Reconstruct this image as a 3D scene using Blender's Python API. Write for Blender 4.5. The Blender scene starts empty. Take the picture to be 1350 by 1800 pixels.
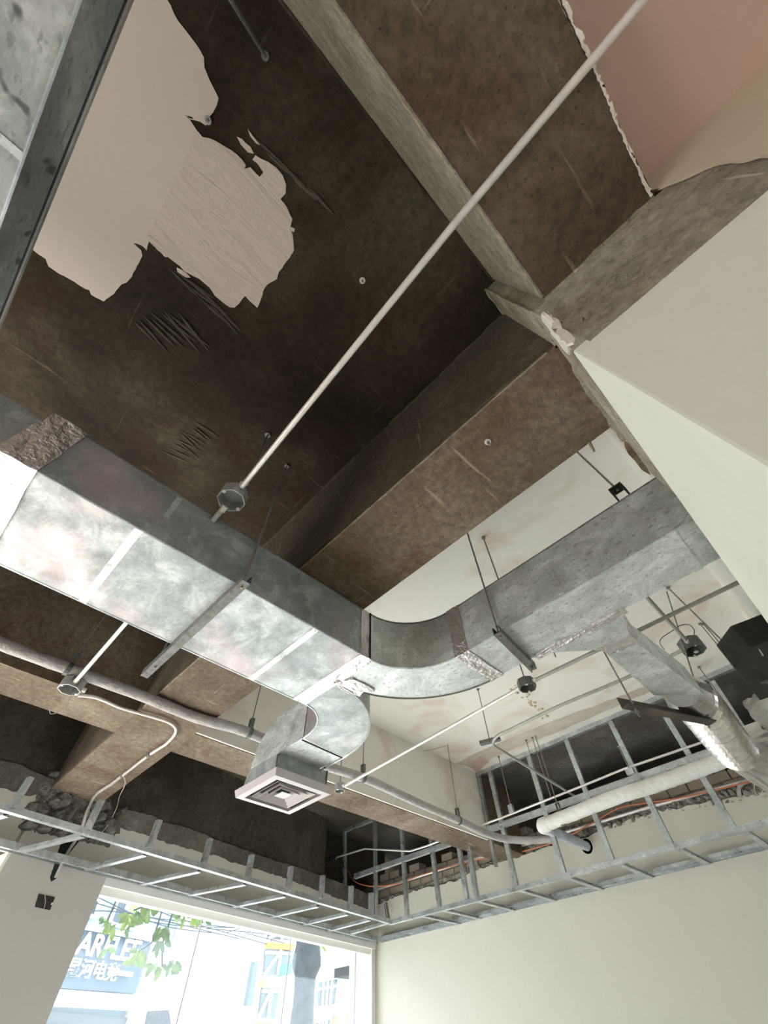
import bpy, bmesh, math, random
from mathutils import noise as mn
from mathutils import Vector as V, Matrix
from mathutils.geometry import tessellate_polygon
random.seed(7)
C = bpy.context.scene.collection
S = bpy.context.scene
PI = math.pi

# ------------------------------------------------------------------ camera
YAW, PIT, ROL, F = math.radians(44.0011), math.radians(55.0279), math.radians(-2.17308), 703.46
CAM = V((0, 0, 1.5))
fw = V((math.cos(PIT)*math.cos(YAW), math.cos(PIT)*math.sin(YAW), math.sin(PIT)))
r0 = V((math.sin(YAW), -math.cos(YAW), 0)); u0 = r0.cross(fw)
RT = math.cos(ROL)*r0 + math.sin(ROL)*u0
UP = math.cos(ROL)*u0 - math.sin(ROL)*r0
cam = bpy.data.cameras.new('camera'); cam_o = bpy.data.objects.new('camera', cam); C.objects.link(cam_o)
cam.sensor_fit = 'VERTICAL'; cam.sensor_height = 36.0; cam.lens = F/1800*36.0
cam.clip_start = 0.02; cam.clip_end = 300
cam_o.matrix_world = Matrix(((RT.x, UP.x, -fw.x, CAM.x), (RT.y, UP.y, -fw.y, CAM.y), (RT.z, UP.z, -fw.z, CAM.z), (0, 0, 0, 1)))
S.camera = cam_o
def ray(x, y): return fw + RT*((x-675)/F) - UP*((y-900)/F)
def atz(x, y, z): d = ray(x, y); return CAM + d*((z-CAM.z)/d.z)
def atx(x, y, X): d = ray(x, y); return CAM + d*(X/d.x)
def aty(x, y, Y): d = ray(x, y); return CAM + d*(Y/d.y)
def atp(x, y, p, n): d = ray(x, y); return CAM + d*((p-CAM).dot(n)/d.dot(n))
def onvert(x, y, P):                      # point of the vertical line through P seen nearest that pixel
    d = ray(x, y); t = math.hypot(P.x, P.y)/math.hypot(d.x, d.y); return V((P.x, P.y, CAM.z+d.z*t))

# ------------------------------------------------------------------ light
w = bpy.data.worlds.new('sky'); S.world = w; w.use_nodes = True
bg = w.node_tree.nodes['Background']; bg.inputs['Color'].default_value = (0.95, 0.98, 1.0, 1); bg.inputs['Strength'].default_value = 2.0
sun = bpy.data.lights.new('sun', 'SUN'); sun.energy = 9.0; sun.angle = math.radians(1.0); sun.color = (1.0, 0.96, 0.9)
sun_o = bpy.data.objects.new('sun', sun); C.objects.link(sun_o)
sun_o.rotation_euler = V((-0.35, -0.80, -0.70)).to_track_quat('-Z', 'Y').to_euler()
S.view_settings.view_transform = 'Standard'; S.view_settings.look = 'None'; S.view_settings.gamma = 1
S.view_settings.use_curve_mapping = False; S.view_settings.exposure = 1.62
S.cycles.use_denoising = True; S.cycles.max_bounces = 10; S.cycles.diffuse_bounces = 8
S.cycles.transparent_max_bounces = 12; S.cycles.sample_clamp_indirect = 8

# ------------------------------------------------------------------ materials
def nodes(name):
    m = bpy.data.materials.new(name); m.use_nodes = True; nt = m.node_tree
    return m, nt, nt.nodes['Principled BSDF'], nt.nodes.new('ShaderNodeTexCoord')
def noise(nt, tc, scale, detail=4, rough=.55, stretch=None, dist=0):
    n = nt.nodes.new('ShaderNodeTexNoise'); n.inputs['Scale'].default_value = scale; n.inputs['Detail'].default_value = detail
    n.inputs['Roughness'].default_value = rough; n.inputs['Distortion'].default_value = dist
    if stretch:
        mp = nt.nodes.new('ShaderNodeMapping'); mp.inputs['Scale'].default_value = stretch[:3]
        if len(stretch) > 3: mp.inputs['Rotation'].default_value = (0, 0, stretch[3])
        nt.links.new(tc.outputs['Object'], mp.inputs['Vector']); nt.links.new(mp.outputs['Vector'], n.inputs['Vector'])
    else: nt.links.new(tc.outputs['Object'], n.inputs['Vector'])
    return n.outputs['Fac']
def ramp(nt, fac, stops):
    r = nt.nodes.new('ShaderNodeValToRGB'); e = r.color_ramp.elements
    while len(e) < len(stops): e.new(.5)
    for k, (p, c) in zip(e, stops): k.position = p; k.color = (c[0], c[1], c[2], 1) if len(c) == 3 else c
    nt.links.new(fac, r.inputs['Fac']); return r.outputs['Color']
def mix(nt, a, b, fac, mode='MIX'):
    m = nt.nodes.new('ShaderNodeMix'); m.data_type = 'RGBA'; m.blend_type = mode
    for s, val in ((m.inputs[6], a), (m.inputs[7], b), (m.inputs[0], fac)):
        if isinstance(val, (tuple, list)): s.default_value = (*val[:3], 1)
        elif isinstance(val, (int, float)): s.default_value = val
        else: nt.links.new(val, s)
    return m.outputs[2]
def bump(nt, b, h, strength, dist=.01):
    n = nt.nodes.new('ShaderNodeBump'); n.inputs['Strength'].default_value = strength; n.inputs['Distance'].default_value = dist
    nt.links.new(h, n.inputs['Height'])
    old = b.inputs['Normal'].links
    if old: nt.links.new(old[0].from_socket, n.inputs['Normal'])
    nt.links.new(n.outputs['Normal'], b.inputs['Normal'])
W0, W1 = (0, 0, 0), (1, 1, 1)
def plain(name, c, rough=.6, metal=0, c2=None, scale=6, bmp=0, bscale=40, bd=.004):
    m, nt, b, tc = nodes(name)
    b.inputs['Roughness'].default_value = rough; b.inputs['Metallic'].default_value = metal
    if c2: nt.links.new(ramp(nt, noise(nt, tc, scale), [(.35, c), (.65, c2)]), b.inputs['Base Color'])
    else: b.inputs['Base Color'].default_value = (*c, 1)
    if bmp: bump(nt, b, noise(nt, tc, bscale), bmp, bd)
    return m
def concrete(name, dark, mid, lite, stain, streak=None, bmp=.5, sc=1.0):
    dark, mid, lite, stain = [[k*.76 for k in q] for q in (dark, mid, lite, stain)]
    m, nt, b, tc = nodes(name)
    big = ramp(nt, noise(nt, tc, 1.1*sc, 6, .6, dist=.4), [(.36, dark), (.52, mid), (.68, lite)])
    rust = ramp(nt, noise(nt, tc, 2.3*sc, 5, .65), [(.52, W0), (.66, (.65,)*3)])
    c = mix(nt, big, stain, rust)
    fine = ramp(nt, noise(nt, tc, 24*sc, 9, .75), [(.3, (.42,)*3), (.5, (.95,)*3), (.68, (1.45,)*3)])
    c = mix(nt, c, fine, .8, 'MULTIPLY')
    spk = ramp(nt, noise(nt, tc, 70, 2, .5), [(.66, W0), (.70, (.6,)*3)]); c = mix(nt, c, [k*.25 for k in dark], spk)
    for sv, th in (((2.2, 26, 2.2, .5), .665), ((30, 1.8, 30, -.35), .68)):
        scr = ramp(nt, noise(nt, tc, 1, 3, .55, sv, .3), [(th, W0), (th+.05, (.55,)*3)]); c = mix(nt, c, [min(1, k*1.5) for k in lite], scr)
    if streak:
        st = ramp(nt, noise(nt, tc, 1, 5, .6, streak), [(.5, (.6,)*3), (.62, W1)]); c = mix(nt, c, st, .55, 'MULTIPLY')
    nt.links.new(c, b.inputs['Base Color']); b.inputs['Roughness'].default_value = .85; b.inputs['Specular IOR Level'].default_value = .25
    bump(nt, b, noise(nt, tc, 3*sc, 6, .6), bmp*.35, .02); bump(nt, b, noise(nt, tc, 45, 6, .7), bmp, .006)
    return m
def galv(name, base, dark, spang=14, rough=.38, pink=True, flake=(.25, .5), spots=0):
    m, nt, b, tc = nodes(name)
    v = nt.nodes.new('ShaderNodeTexVoronoi'); v.inputs['Scale'].default_value = spang*6
    nt.links.new(tc.outputs['Object'], v.inputs['Vector'])
    cl = ramp(nt, noise(nt, tc, 5.5, 8, .72, (1, .7, 1, .5), .8), [(.34, [k*.82 for k in dark]), (.5, dark), (.62, base)])
    sp = ramp(nt, v.outputs['Color'], [(0, (.82,)*3), (1, (1.08,)*3)])
    c = mix(nt, cl, sp, .8, 'MULTIPLY')
    fl = ramp(nt, noise(nt, tc, 60, 3, .5, (1, .45, 1, .6)), [(.60, W0), (.66, (flake[1],)*3)])
    c = mix(nt, c, [k*.45 for k in dark], fl)
    if pink:
        pinkrefl = ramp(nt, noise(nt, tc, 1.6, 3, .5), [(.53, W0), (.68, (.5,)*3)]); c = mix(nt, c, (.68, .49, .51), pinkrefl)  # pinkish reflection painted into the sheet colour
    if spots:
        sp2 = ramp(nt, noise(nt, tc, 11, 2, .5), [(.64, W0), (.68, (.85,)*3)]); c = mix(nt, c, (.09, .09, .09), sp2)
    nt.links.new(c, b.inputs['Base Color']); b.inputs['Metallic'].default_value = .75
    rg = ramp(nt, noise(nt, tc, 7, 4), [(.3, (rough-.1,)*3), (.7, (rough+.14,)*3)]); nt.links.new(rg, b.inputs['Roughness'])
    bump(nt, b, noise(nt, tc, 2.2, 2), .25, .02)
    return m
M = {}
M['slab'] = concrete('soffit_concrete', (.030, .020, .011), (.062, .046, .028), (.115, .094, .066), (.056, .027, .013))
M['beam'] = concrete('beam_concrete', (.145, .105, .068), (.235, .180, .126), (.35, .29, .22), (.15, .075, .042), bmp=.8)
M['ridge'] = plain('ridged_cement', (.075, .06, .042), .9, 0, (.12, .10, .075), 20, .5, 80)
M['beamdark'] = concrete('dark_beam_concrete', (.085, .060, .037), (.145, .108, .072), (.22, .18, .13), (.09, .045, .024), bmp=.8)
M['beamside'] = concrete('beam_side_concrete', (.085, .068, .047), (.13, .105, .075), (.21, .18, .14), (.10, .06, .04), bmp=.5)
M['lintel'] = concrete('lintel_concrete', (.07, .06, .043), (.105, .092, .068), (.15, .135, .105), (.06, .045, .03), streak=(2.2, 2.2, .25))
M['colconc'] = concrete('column_concrete', (.27, .24, .17), (.40, .36, .275), (.52, .48, .39), (.33, .27, .19), bmp=.8)
M['mortar'] = concrete('rough_mortar', (.14, .13, .115), (.20, .185, .165), (.29, .27, .24), (.13, .115, .1), bmp=1.0)
M['residue'] = plain('yellowed_glue', (.62, .55, .34), .8)
M['mortarlite'] = concrete('pale_rough_mortar', (.27, .25, .22), (.36, .34, .30), (.46, .43, .38), (.30, .27, .23), bmp=.5)
M['rubble'] = concrete('dark_broken_mortar', (.14, .13, .115), (.18, .17, .155), (.24, .23, .21), (.12, .11, .10), bmp=.8)
M['brick'] = plain('dull_brick', (.22, .19, .155), .9, 0, (.30, .24, .19), 4, .8, 50); M['block'] = plain('dull_block', (.24, .21, .18), .9, 0, (.30, .27, .23), 5, .8, 50)
def paint(name, c, stain, amt=.4, bmp=.12, sc=1.2, streaks=0):
    m, nt, b, tc = nodes(name)
    s = ramp(nt, noise(nt, tc, sc, 5, .6, dist=.8), [(.5, W0), (.7, (amt,)*3)])
    col = mix(nt, c, stain, s)
    f = ramp(nt, noise(nt, tc, 22, 6, .7), [(.3, (.965,)*3), (.6, (1.01,)*3)]); col = mix(nt, col, f, .7, 'MULTIPLY')
    nt.links.new(col, b.inputs['Base Color']); b.inputs['Roughness'].default_value = .75; b.inputs['Specular IOR Level'].default_value = .3
    bump(nt, b, noise(nt, tc, 6, 3), bmp*.25, .006)
    if streaks: bump(nt, b, noise(nt, tc, 13, 7, .62, (.22, 1, 1, .2), .9), streaks, .014); bump(nt, b, noise(nt, tc, 30, 6, .7), .35, .01)
    return m
M['cream'] = paint('cream_wall_paint', (.72, .705, .61), (.66, .65, .56), .5, .05)
M['piershade'] = paint('shaded_pier_paint', (.45, .43, .40), (.41, .39, .36), .5, .05); M['wallskin'] = paint('grey_cream_plaster', (.60, .58, .53), (.52, .50, .45), .5, .1)  # pier colour is wall paint darkened, its backlit shade put into the colour
M['ceilpaint'] = paint('stained_white_ceiling_paint', (.86, .84, .79), (.66, .55, .46), .75, .1, 1.5)
M['patch'] = paint('peeling_ceiling_paint', (.82, .72, .64), (.78, .68, .60), .4, .06)
M['patch2'] = paint('ridged_ceiling_paint', (.82, .71, .64), (.74, .62, .55), .4, .1, streaks=.9)
M['pink'] = paint('dusky_pink_paint', (.60, .43, .345), (.57, .40, .325), .4, .05)
M['beige'] = paint('beige_paint', (.52, .43, .32), (.46, .38, .28), .4, .1)
M['wallcream'] = paint('warm_white_wall_paint', (.60, .58, .505), (.57, .55, .475), .4, .01)
M['stain'] = plain('beige_water_stain', (.56, .49, .42), .8, 0, (.66, .60, .54), 5); M['pinkstain'] = plain('pink_primer_stain', (.55, .38, .34), .8, 0, (.62, .46, .41), 6)
M['plasteredge'] = plain('white_plaster', (.72, .68, .60), .9, 0, (.6, .55, .46), 20, .6, 60)
M['galv'] = galv('galvanised_sheet', (.52, .55, .54), (.37, .40, .395), 14, .56, True, (.25, .12))
M['galvold'] = galv('spangled_galvanised_sheet', (.84, .87, .86), (.66, .69, .68), 18, .55, False, (.25, .6))
M['galvspot'] = galv('spotted_galvanised_sheet', (.62, .64, .62), (.42, .45, .44), 10, .45, False, spots=1)
M['stud'] = galv('galvanised_stud', (.72, .76, .77), (.55, .59, .60), 10, .32, False, (.25, .0))
M['foil'] = plain('crinkled_foil', (.80, .75, .75), .28, .9, (.66, .61, .61), 30, .8, 38, .016)
M['foilhose'] = plain('foil_hose', (.72, .70, .68), .32, .9, (.56, .54, .52), 14, .3, 45, .006)
M['conduitshade'] = plain('shaded_zinc_conduit', (.46, .45, .42), .45, .4, (.38, .37, .34), 20)  # darker copy of the zinc, shade below the white bay put into its colour
M['steel'] = plain('dull_zinc_steel', (.20, .20, .185), .55, .45, (.12, .12, .11), 30, .2, 80)
M['conduit'] = plain('zinc_conduit', (.80, .77, .74), .38, .45, (.70, .67, .64), 20)
M['boxsteel'] = plain('galvanised_box_steel', (.45, .45, .44), .45, .6, (.34, .34, .33), 25, .2, 60)
M['rod'] = plain('threaded_rod_steel', (.34, .33, .30), .5, .6, (.24, .22, .2), 40)
M['black'] = plain('black_steel', (.018, .018, .018), .5, .3, (.035, .03, .028), 14, .3, 60)
M['rustblack'] = plain('flaking_black_paint', (.02, .019, .018), .55, .2, (.10, .075, .055), 9, .5, 50)
M['wrap'] = plain('grey_pipe_wrap', (.50, .47, .46), .6, 0, (.42, .40, .39), 8, .9, 22, .02)
M['wrapwhite'] = plain('white_pipe_wrap', (.76, .75, .72), .55, 0, (.66, .65, .62), 6, .7, 18, .02)
M['wrapblue'] = plain('pale_blue_pipe_wrap', (.58, .63, .70), .5, 0, (.5, .55, .62), 6, .6, 20, .02)
M['white'] = plain('white_enamel', (.55, .51, .51), .5, 0, (.50, .46, .46), 5)
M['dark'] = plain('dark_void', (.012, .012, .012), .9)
M['copper'] = plain('orange_cable', (.62, .20, .08), .5)
M['wire'] = plain('grey_wire', (.35, .33, .30), .5)
M['floor'] = plain('dusty_tile_floor', (.76, .74, .71), .55, 0, (.68, .66, .63), 2)
M['hdr'] = plain('white_window_trim', (.66, .65, .62), .5)
M['gasket'] = plain('clear_joint', (.40, .44, .44), .3)
# outdoors
M['out_white'] = plain('white_render_wall', (.80, .80, .78), .9, 0, (.74, .74, .72), .6)
M['out_blue'] = plain('pale_blue_render_wall', (.26, .36, .41), .9)
M['out_sign'] = plain('navy_sign_board', (.035, .065, .10), .6, 0, (.045, .08, .12), 2)
M['out_glass'] = plain('street_window_glass', (.045, .075, .09), .3)
M['out_green'] = plain('green_curtain', (.24, .40, .10), .7)
M['out_orange'] = plain('orange_fascia', (.85, .33, .05), .7)
M['out_teal'] = plain('teal_sign', (.02, .42, .32), .6)
M['out_red'] = plain('brick_red_band', (.50, .17, .12), .8)
M['out_steel'] = plain('pale_steel', (.62, .66, .70), .5)
M['asphalt'] = plain('pale_pavement', (.42, .42, .41), .95, 0, (.36, .36, .35), 1)
M['bark'] = plain('grey_bark', (.022, .027, .032), .95, 0, (.05, .056, .062), 6, 1.0, 12, .05)
M['cable'] = plain('black_cable', (.03, .04, .06), .6)
M['letter'] = plain('white_sign_letter', (.85, .85, .85), .5)
m, nt, b, tc = nodes('tree_leaf'); b.inputs['Roughness'].default_value = .5
nt.links.new(ramp(nt, noise(nt, tc, 3, 2), [(.35, (.05, .14, .03)), (.62, (.22, .30, .03))]), b.inputs['Base Color'])
b.inputs['Subsurface Weight'].default_value = 0; M['leaf'] = m
m = bpy.data.materials.new('dusty_window_glass'); m.use_nodes = True; nt = m.node_tree; nt.nodes.clear()
o_ = nt.nodes.new('ShaderNodeOutputMaterial'); tr = nt.nodes.new('ShaderNodeBsdfTransparent'); tr.inputs[0].default_value = (.93, .97, .99, 1)
tl = nt.nodes.new('ShaderNodeBsdfTranslucent'); tl.inputs[0].default_value = (.72, .84, .95, 1)
gl = nt.nodes.new('ShaderNodeBsdfGlossy'); gl.inputs['Roughness'].default_value = .05
x1 = nt.nodes.new('ShaderNodeMixShader'); x1.inputs[0].default_value = .035; x2 = nt.nodes.new('ShaderNodeMixShader'); x2.inputs[0].default_value = .04
nt.links.new(tr.outputs[0], x1.inputs[1]); nt.links.new(tl.outputs[0], x1.inputs[2])
nt.links.new(x1.outputs[0], x2.inputs[1]); nt.links.new(gl.outputs[0], x2.inputs[2]); nt.links.new(x2.outputs[0], o_.inputs[0]); M['glass'] = m

# ------------------------------------------------------------------ builders
ORG = {}
class MB:
    def __init__(s): s.v = []; s.f = []
    def add(s, vs, fs):
        k = len(s.v); s.v += [V(p) for p in vs]; s.f += [tuple(i+k for i in f) for f in fs]; return s
    def box(s, x0, x1, y0, y1, z0, z1):
        return s.add([(x0,y0,z0),(x1,y0,z0),(x1,y1,z0),(x0,y1,z0),(x0,y0,z1),(x1,y0,z1),(x1,y1,z1),(x0,y1,z1)],
                     [(0,3,2,1),(4,5,6,7),(0,1,5,4),(1,2,6,5),(2,3,7,6),(3,0,4,7)])
    def hexa(s, p):                       # eight corners, bottom ring then top ring
        return s.add(p, [(0,3,2,1),(4,5,6,7),(0,1,5,4),(1,2,6,5),(2,3,7,6),(3,0,4,7)])
    def bar(s, p, q, w, h, up=V((0,0,1)), off=V((0,0,0))):
        p, q = V(p)+off, V(q)+off; d = (q-p).normalized(); a = d.cross(V(up))
        if a.length < 1e-4: a = d.cross(V((1,0,0)))
        a.normalize(); b = a.cross(d); a = a*w/2; b = b*h/2
        return s.hexa([p-a-b, p+a-b, q+a-b, q-a-b, p-a+b, p+a+b, q+a+b, q-a+b])
    def sweep(s, prof, p, q, up=V((0,0,1)), closed=True):   # prof: (side, up) pairs
        p, q = V(p), V(q); d = (q-p).normalized(); a = d.cross(V(up)).normalized(); b = a.cross(d); n = len(prof)
        vs = [p+a*x+b*y for x, y in prof]+[q+a*x+b*y for x, y in prof]
        fs = [(i, (i+1) % n, (i+1) % n+n, i+n) for i in range(n if closed else n-1)]
        if closed:
            tri = tessellate_polygon([[V((x, y, 0)) for x, y in prof]])
            fs += [t for t in tri]+[tuple(i+n for i in t[::-1]) for t in tri]
        return s.add(vs, fs)
    def tube(s, pts, r, n=10, cap=True):
        pts = [V(p) for p in pts]; m = len(pts); rr = r if isinstance(r, (list, tuple)) else [r]*m
        vs = []; ref = None
        for i, p in enumerate(pts):
            t = (pts[min(i+1, m-1)]-pts[max(i-1, 0)])
            t = t.normalized() if t.length > 1e-9 else V((0,0,1))
            if ref is None: ref = t.orthogonal().normalized()
            ref = (ref - t*ref.dot(t)); ref = ref.normalized() if ref.length > 1e-6 else t.orthogonal().normalized()
            b = t.cross(ref)
            vs += [p+(ref*math.cos(2*PI*k/n)+b*math.sin(2*PI*k/n))*rr[i] for k in range(n)]
        fs = [(i*n+k, i*n+(k+1) % n, (i+1)*n+(k+1) % n, (i+1)*n+k) for i in range(m-1) for k in range(n)]
        if cap: fs += [tuple(range(n))[::-1], tuple(range((m-1)*n, m*n))]
        return s.add(vs, fs)
    def prism(s, poly, vec):
        poly = [V(p) for p in poly]; n = len(poly); vec = V(vec); tri = tessellate_polygon([poly])
        vs = poly+[p+vec for p in poly]
        return s.add(vs, [t for t in tri]+[tuple(i+n for i in t[::-1]) for t in tri]+[(i, (i+1) % n, (i+1) % n+n, i+n) for i in range(n)])
    def duct(s, secs, z0, z1, cap=True):  # secs: (inner xy, outer xy[, z0, z1])
        vs = []
        for q in secs:
            a, b = q[0], q[1]; lo, hi = (q[2], q[3]) if len(q) > 2 else (z0, z1)
            vs += [(a[0],a[1],lo),(b[0],b[1],lo),(b[0],b[1],hi),(a[0],a[1],hi)]
        m = len(secs); fs = [(i*4+k, i*4+(k+1) % 4, i*4+4+(k+1) % 4, i*4+4+k) for i in range(m-1) for k in range(4)]
        if cap: fs += [(3,2,1,0), tuple(range(m*4-4, m*4))]
        return s.add(vs, fs)
    def make(s, name, mat, parent=None, smooth=False, bev=0):
        pts = s.v
        if parent is None:
            mn = [min(p[i] for p in pts) for i in range(3)]; mx = [max(p[i] for p in pts) for i in range(3)]
            org = V(((mn[0]+mx[0])/2, (mn[1]+mx[1])/2, mn[2]))
        else: org = ORG[parent.name]
        me = bpy.data.meshes.new(name); me.from_pydata([p-org for p in pts], [], s.f); 
        bm = bmesh.new(); bm.from_mesh(me); bmesh.ops.recalc_face_normals(bm, faces=bm.faces[:]); bm.to_mesh(me); bm.free()
        me.materials.append(M[mat] if isinstance(mat, str) else mat)
        if smooth:
            me.polygons.foreach_set('use_smooth', [True]*len(me.polygons)); 
            try: me.set_sharp_from_angle(angle=math.radians(40))
            except Exception: pass
        o = bpy.data.objects.new(name, me); C.objects.link(o)
        if parent is None: o.location = org
        else: o.parent = parent
        ORG[o.name] = org
        if bev:
            bv = o.modifiers.new('b', 'BEVEL'); bv.width = bev; bv.segments = 2; bv.limit_method = 'ANGLE'
        return o
def rubble(fn, us, vs, mask, depth, freq, name, mat, par):      # rough broken mortar standing off a wall
    b = MB(); n, m = len(us), len(vs); P = []
    for u in us:
        for v in vs:
            d, pts = mn.voronoi(V((u*freq, v*freq, .3))); c = pts[0]; h = (math.sin(c.x*12.9+c.y*78.2)*43758.5) % 1
            f = mn.fractal(V((u*freq*2.2, v*freq*2.2, 1.7)), .8, 2.1, 4)
            P.append(fn(u, v, -.03+mask(u, v)*(.035+depth*(.25+.75*h)*min(1, (d[1]-d[0])*3.5)+depth*.22*f)))
    b.add(P, [(i*m+j, i*m+j+1, (i+1)*m+j+1, (i+1)*m+j) for i in range(n-1) for j in range(m-1)])
    o = b.make(name, mat, par); o['kind'] = 'stuff'; return o
def onwall(P, d=0): return [p-WN*((p-WA).dot(WN)-d) for p in P]
def tag(o, label, cat, group=None, kind=None):
    if label: o['label'] = label
    if cat: o['category'] = cat
    if group: o['group'] = group
    if kind: o['kind'] = kind
    return o
def thing(name, label, cat, loc, group=None):
    o = bpy.data.objects.new(name, None); C.objects.link(o); o.location = V(loc); o.empty_display_size = .05
    ORG[o.name] = V(loc); return tag(o, label, cat, group)
def struct(o, label=None, cat=None): return tag(o, label, cat, None, 'structure')
def ragged(pts, amp, step, closed=False):
    out = []; n = len(pts); pts = [V(p) for p in pts]
    for i in range(n if closed else n-1):
        a, b = pts[i], pts[(i+1) % n]; k = max(1, int((b-a).length/step)); t = (b-a)
        sd = V((0,0,1)).cross(t) if abs(t.normalized().z) < .5 and abs((pts[0]-pts[-1]).normalized().z) < 2 else t
        for j in range(k):
            p = a+t*(j/k)
            if j: p = p + V((random.uniform(-1,1), random.uniform(-1,1), random.uniform(-1,1)))*amp
            out.append(p)
    if not closed: out.append(pts[-1])
    return out

# ------------------------------------------------------------------ setting
H, HB, HP = 3.96, 3.20, 3.37             # slab soffit, beam soffit, sunken pink slab
AN = math.radians(10.3); WU = V((math.cos(AN), math.sin(AN), 0)); WN = V((-WU.y, WU.x, 0))    # street wall direction and outward normal
WA = V((1.667, 5.54, 2.72))
def wf(x, y, d=0): return atp(x, y, WA+WN*d, WN)          # on the street wall
def wp(s, z, d=0): return V((WA.x, WA.y, 0))+WU*s+WN*d+V((0,0,z))   # s metres right of the window's left jamb
SL, SR = 0.0, 4.38                        # window between these
RX, OX = 6.1, 5.28                        # right wall face; outer line of the soffit frame
struct(MB().box(-8, 6.4, -9, 7.2, -.2, 0).make('floor', 'floor'))
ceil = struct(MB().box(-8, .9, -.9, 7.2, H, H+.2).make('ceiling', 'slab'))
MB().box(.9, 5.4, -.9, 4.4, H, H+.2).make('painted_slab', 'ceilpaint', ceil)
MB().box(.9, 9.5, 4.2, 7.6, H+.001, H+.2).make('bare_slab', 'lintel', ceil)
MB().box(5.4, 9.5, -3, 4.2, H, H+.2).make('void_slab', 'mortar', ceil)
MB().box(-8, 1.2, -9, -.5, HP, HP+.1).make('sunken_slab', 'pink', ceil)
MB().box(1.2, 9.5, -9, -.5, HP, HP+.1).make('sunken_slab', 'slab', ceil)
# beams
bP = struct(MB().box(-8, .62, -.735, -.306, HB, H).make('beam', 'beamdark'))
MB().box(-8, .60, -.3065, -.296, HB, H-.004).make('side_face', 'colconc', bP)
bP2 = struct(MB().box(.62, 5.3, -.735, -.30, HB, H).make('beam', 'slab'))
MB().box(1.3, 5.3, -.302, -.285, HB+.002, H).make('painted_side', 'ceilpaint', bP2)
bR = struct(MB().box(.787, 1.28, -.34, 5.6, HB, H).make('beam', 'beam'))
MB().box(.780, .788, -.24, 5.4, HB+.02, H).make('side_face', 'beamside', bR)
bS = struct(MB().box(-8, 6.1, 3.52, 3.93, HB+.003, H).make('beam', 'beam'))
MB().box(1.28, 5.27, 3.50, 3.521, HB+.01, H).make('painted_side', 'ceilpaint', bS)
# scabs of plaster along the beams
b = MB(); top = [(985,-6),(1000,30),(1020,72),(1045,128),(1062,168),(1085,222),(1108,275),(1126,312),(1142,346)]
L = [atz(*q, HB) for q in top]; L2 = [p+V((random.uniform(.001,.012), -random.uniform(.0,.010), 0)) for p in ragged(L, .002, .009)]
L = ragged(L, .003, .009)
b.prism([V((p.x, p.y, HB-.006)) for p in L]+[V((p.x, p.y, HB-.006)) for p in L2[::-1]], (0,0,.02)); b.make('plaster_scab', 'plasteredge', bP)
# column in the corner of the beams
col = struct(MB().box(.615, 1.64, -2.6, -.245, 2.70, HB).make('column', 'colconc'), 'square concrete column stripped of plaster above the cream cladding')
MB().hexa([V(p) for p in [(.615,-.33,HB),(.80,-.33,HB),(.80,-.238,HB),(.615,-.238,HB),(.615,-.33,H),(.80,-.33,H),(.80,-.238,H),(.615,-.238,H)]]).make('upper_shaft', 'colconc', col)
b = MB(); P = [atx(*q, .612) for q in [(1138,338),(1158,335),(1175,327),(1200,318),(1222,308),(1240,299),(1262,291),(1285,287),(1310,286),(1350,278),(1420,262)]]
P = ragged(P, .006, .03); b.prism([V((.612,p.y,p.z)) for p in P]+[V((.612,-2.4,HP)), V((.612,-.74,HP))], (-.008,0,0)); b.make('paint_skin', 'beige', col)
def chips(fn, lst, nrm, mat, par, nm='plaster_scab'):
    for (x, y, r, el, an) in lst:
        n = 11; pts = []
        for i in range(n):
            t = 2*PI*i/n; k = random.uniform(.65, 1.25); px, py = r*el*math.cos(t)*k, r*math.sin(t)*k
            pts.append(fn(x+px*math.cos(an)-py*math.sin(an), y+px*math.sin(an)+py*math.cos(an)))
        MB().prism([p+nrm*.004 for p in pts], nrm*-.012).make(nm, mat, par)
chips(lambda x, y: atx(x, y, .612), [(1078,492,3.5,2.2,-.7),(1098,486,3,2.4,-.6),(1120,476,3.5,2.4,-.8),(1032,556,3,2.2,-.6),(1022,562,3,1.5,-.6),(985,562,3,2,.5),(975,580,3,2,.6),(998,592,4,2,.8)], V((-1,0,0)), 'colconc', col)
clad = struct(MB().box(.617, 2.9, -2.6, -.2, 0, 2.73).make('column_cladding', 'cream', None, False, .008), 'smooth cream cladding around the lower part of the corner column')
P = ragged([atz(*q, HB) for q in [(1003,632),(1040,682),(1075,735),(1100,772),(1092,776),(1060,730),(1030,692),(1006,652)]], .006, .03, True)
MB().prism([V((p.x,p.y,HB-.001)) for p in P], (0,0,-.006)).make('broken_plaster', 'colconc', bP2)
P = ragged([atz(*q, HB) for q in [(1096,772),(1110,785),(1122,800),(1137,824),(1143,834),(1128,826),(1112,806),(1098,786)]], .006, .03, True)
MB().prism([V((p.x,p.y,HB-.001)) for p in P], (0,0,-.008)).make('broken_plaster', 'beam', bP2)
P = ragged([aty(*q, -.245) for q in [(955,548),(968,558),(985,578),(1000,600),(1004,622),(994,612),(980,592),(966,572),(956,560)]], .008, .025, True)
MB().prism([V((p.x,-.246,p.z)) for p in P], (0,.010,0)).make('broken_plaster', 'plasteredge', col)
chips(lambda x, y: aty(x, y, -.245), [(975,588,3,2.5,.9),(990,596,4,2,.9),(968,566,3,2,.8),(1000,616,3,2,1)], V((0,1,0)), 'plasteredge', col, 'broken_plaster')
P = ragged([atx(*q, .612) for q in [(962,548),(975,560),(985,566),(990,580),(1004,588),(1008,604),(998,608),(985,592),(972,572)]], .008, .025, True)
MB().prism([V((.6145,p.y,p.z)) for p in P], (-.008,0,0)).make('broken_plaster', 'plasteredge', col)

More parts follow.
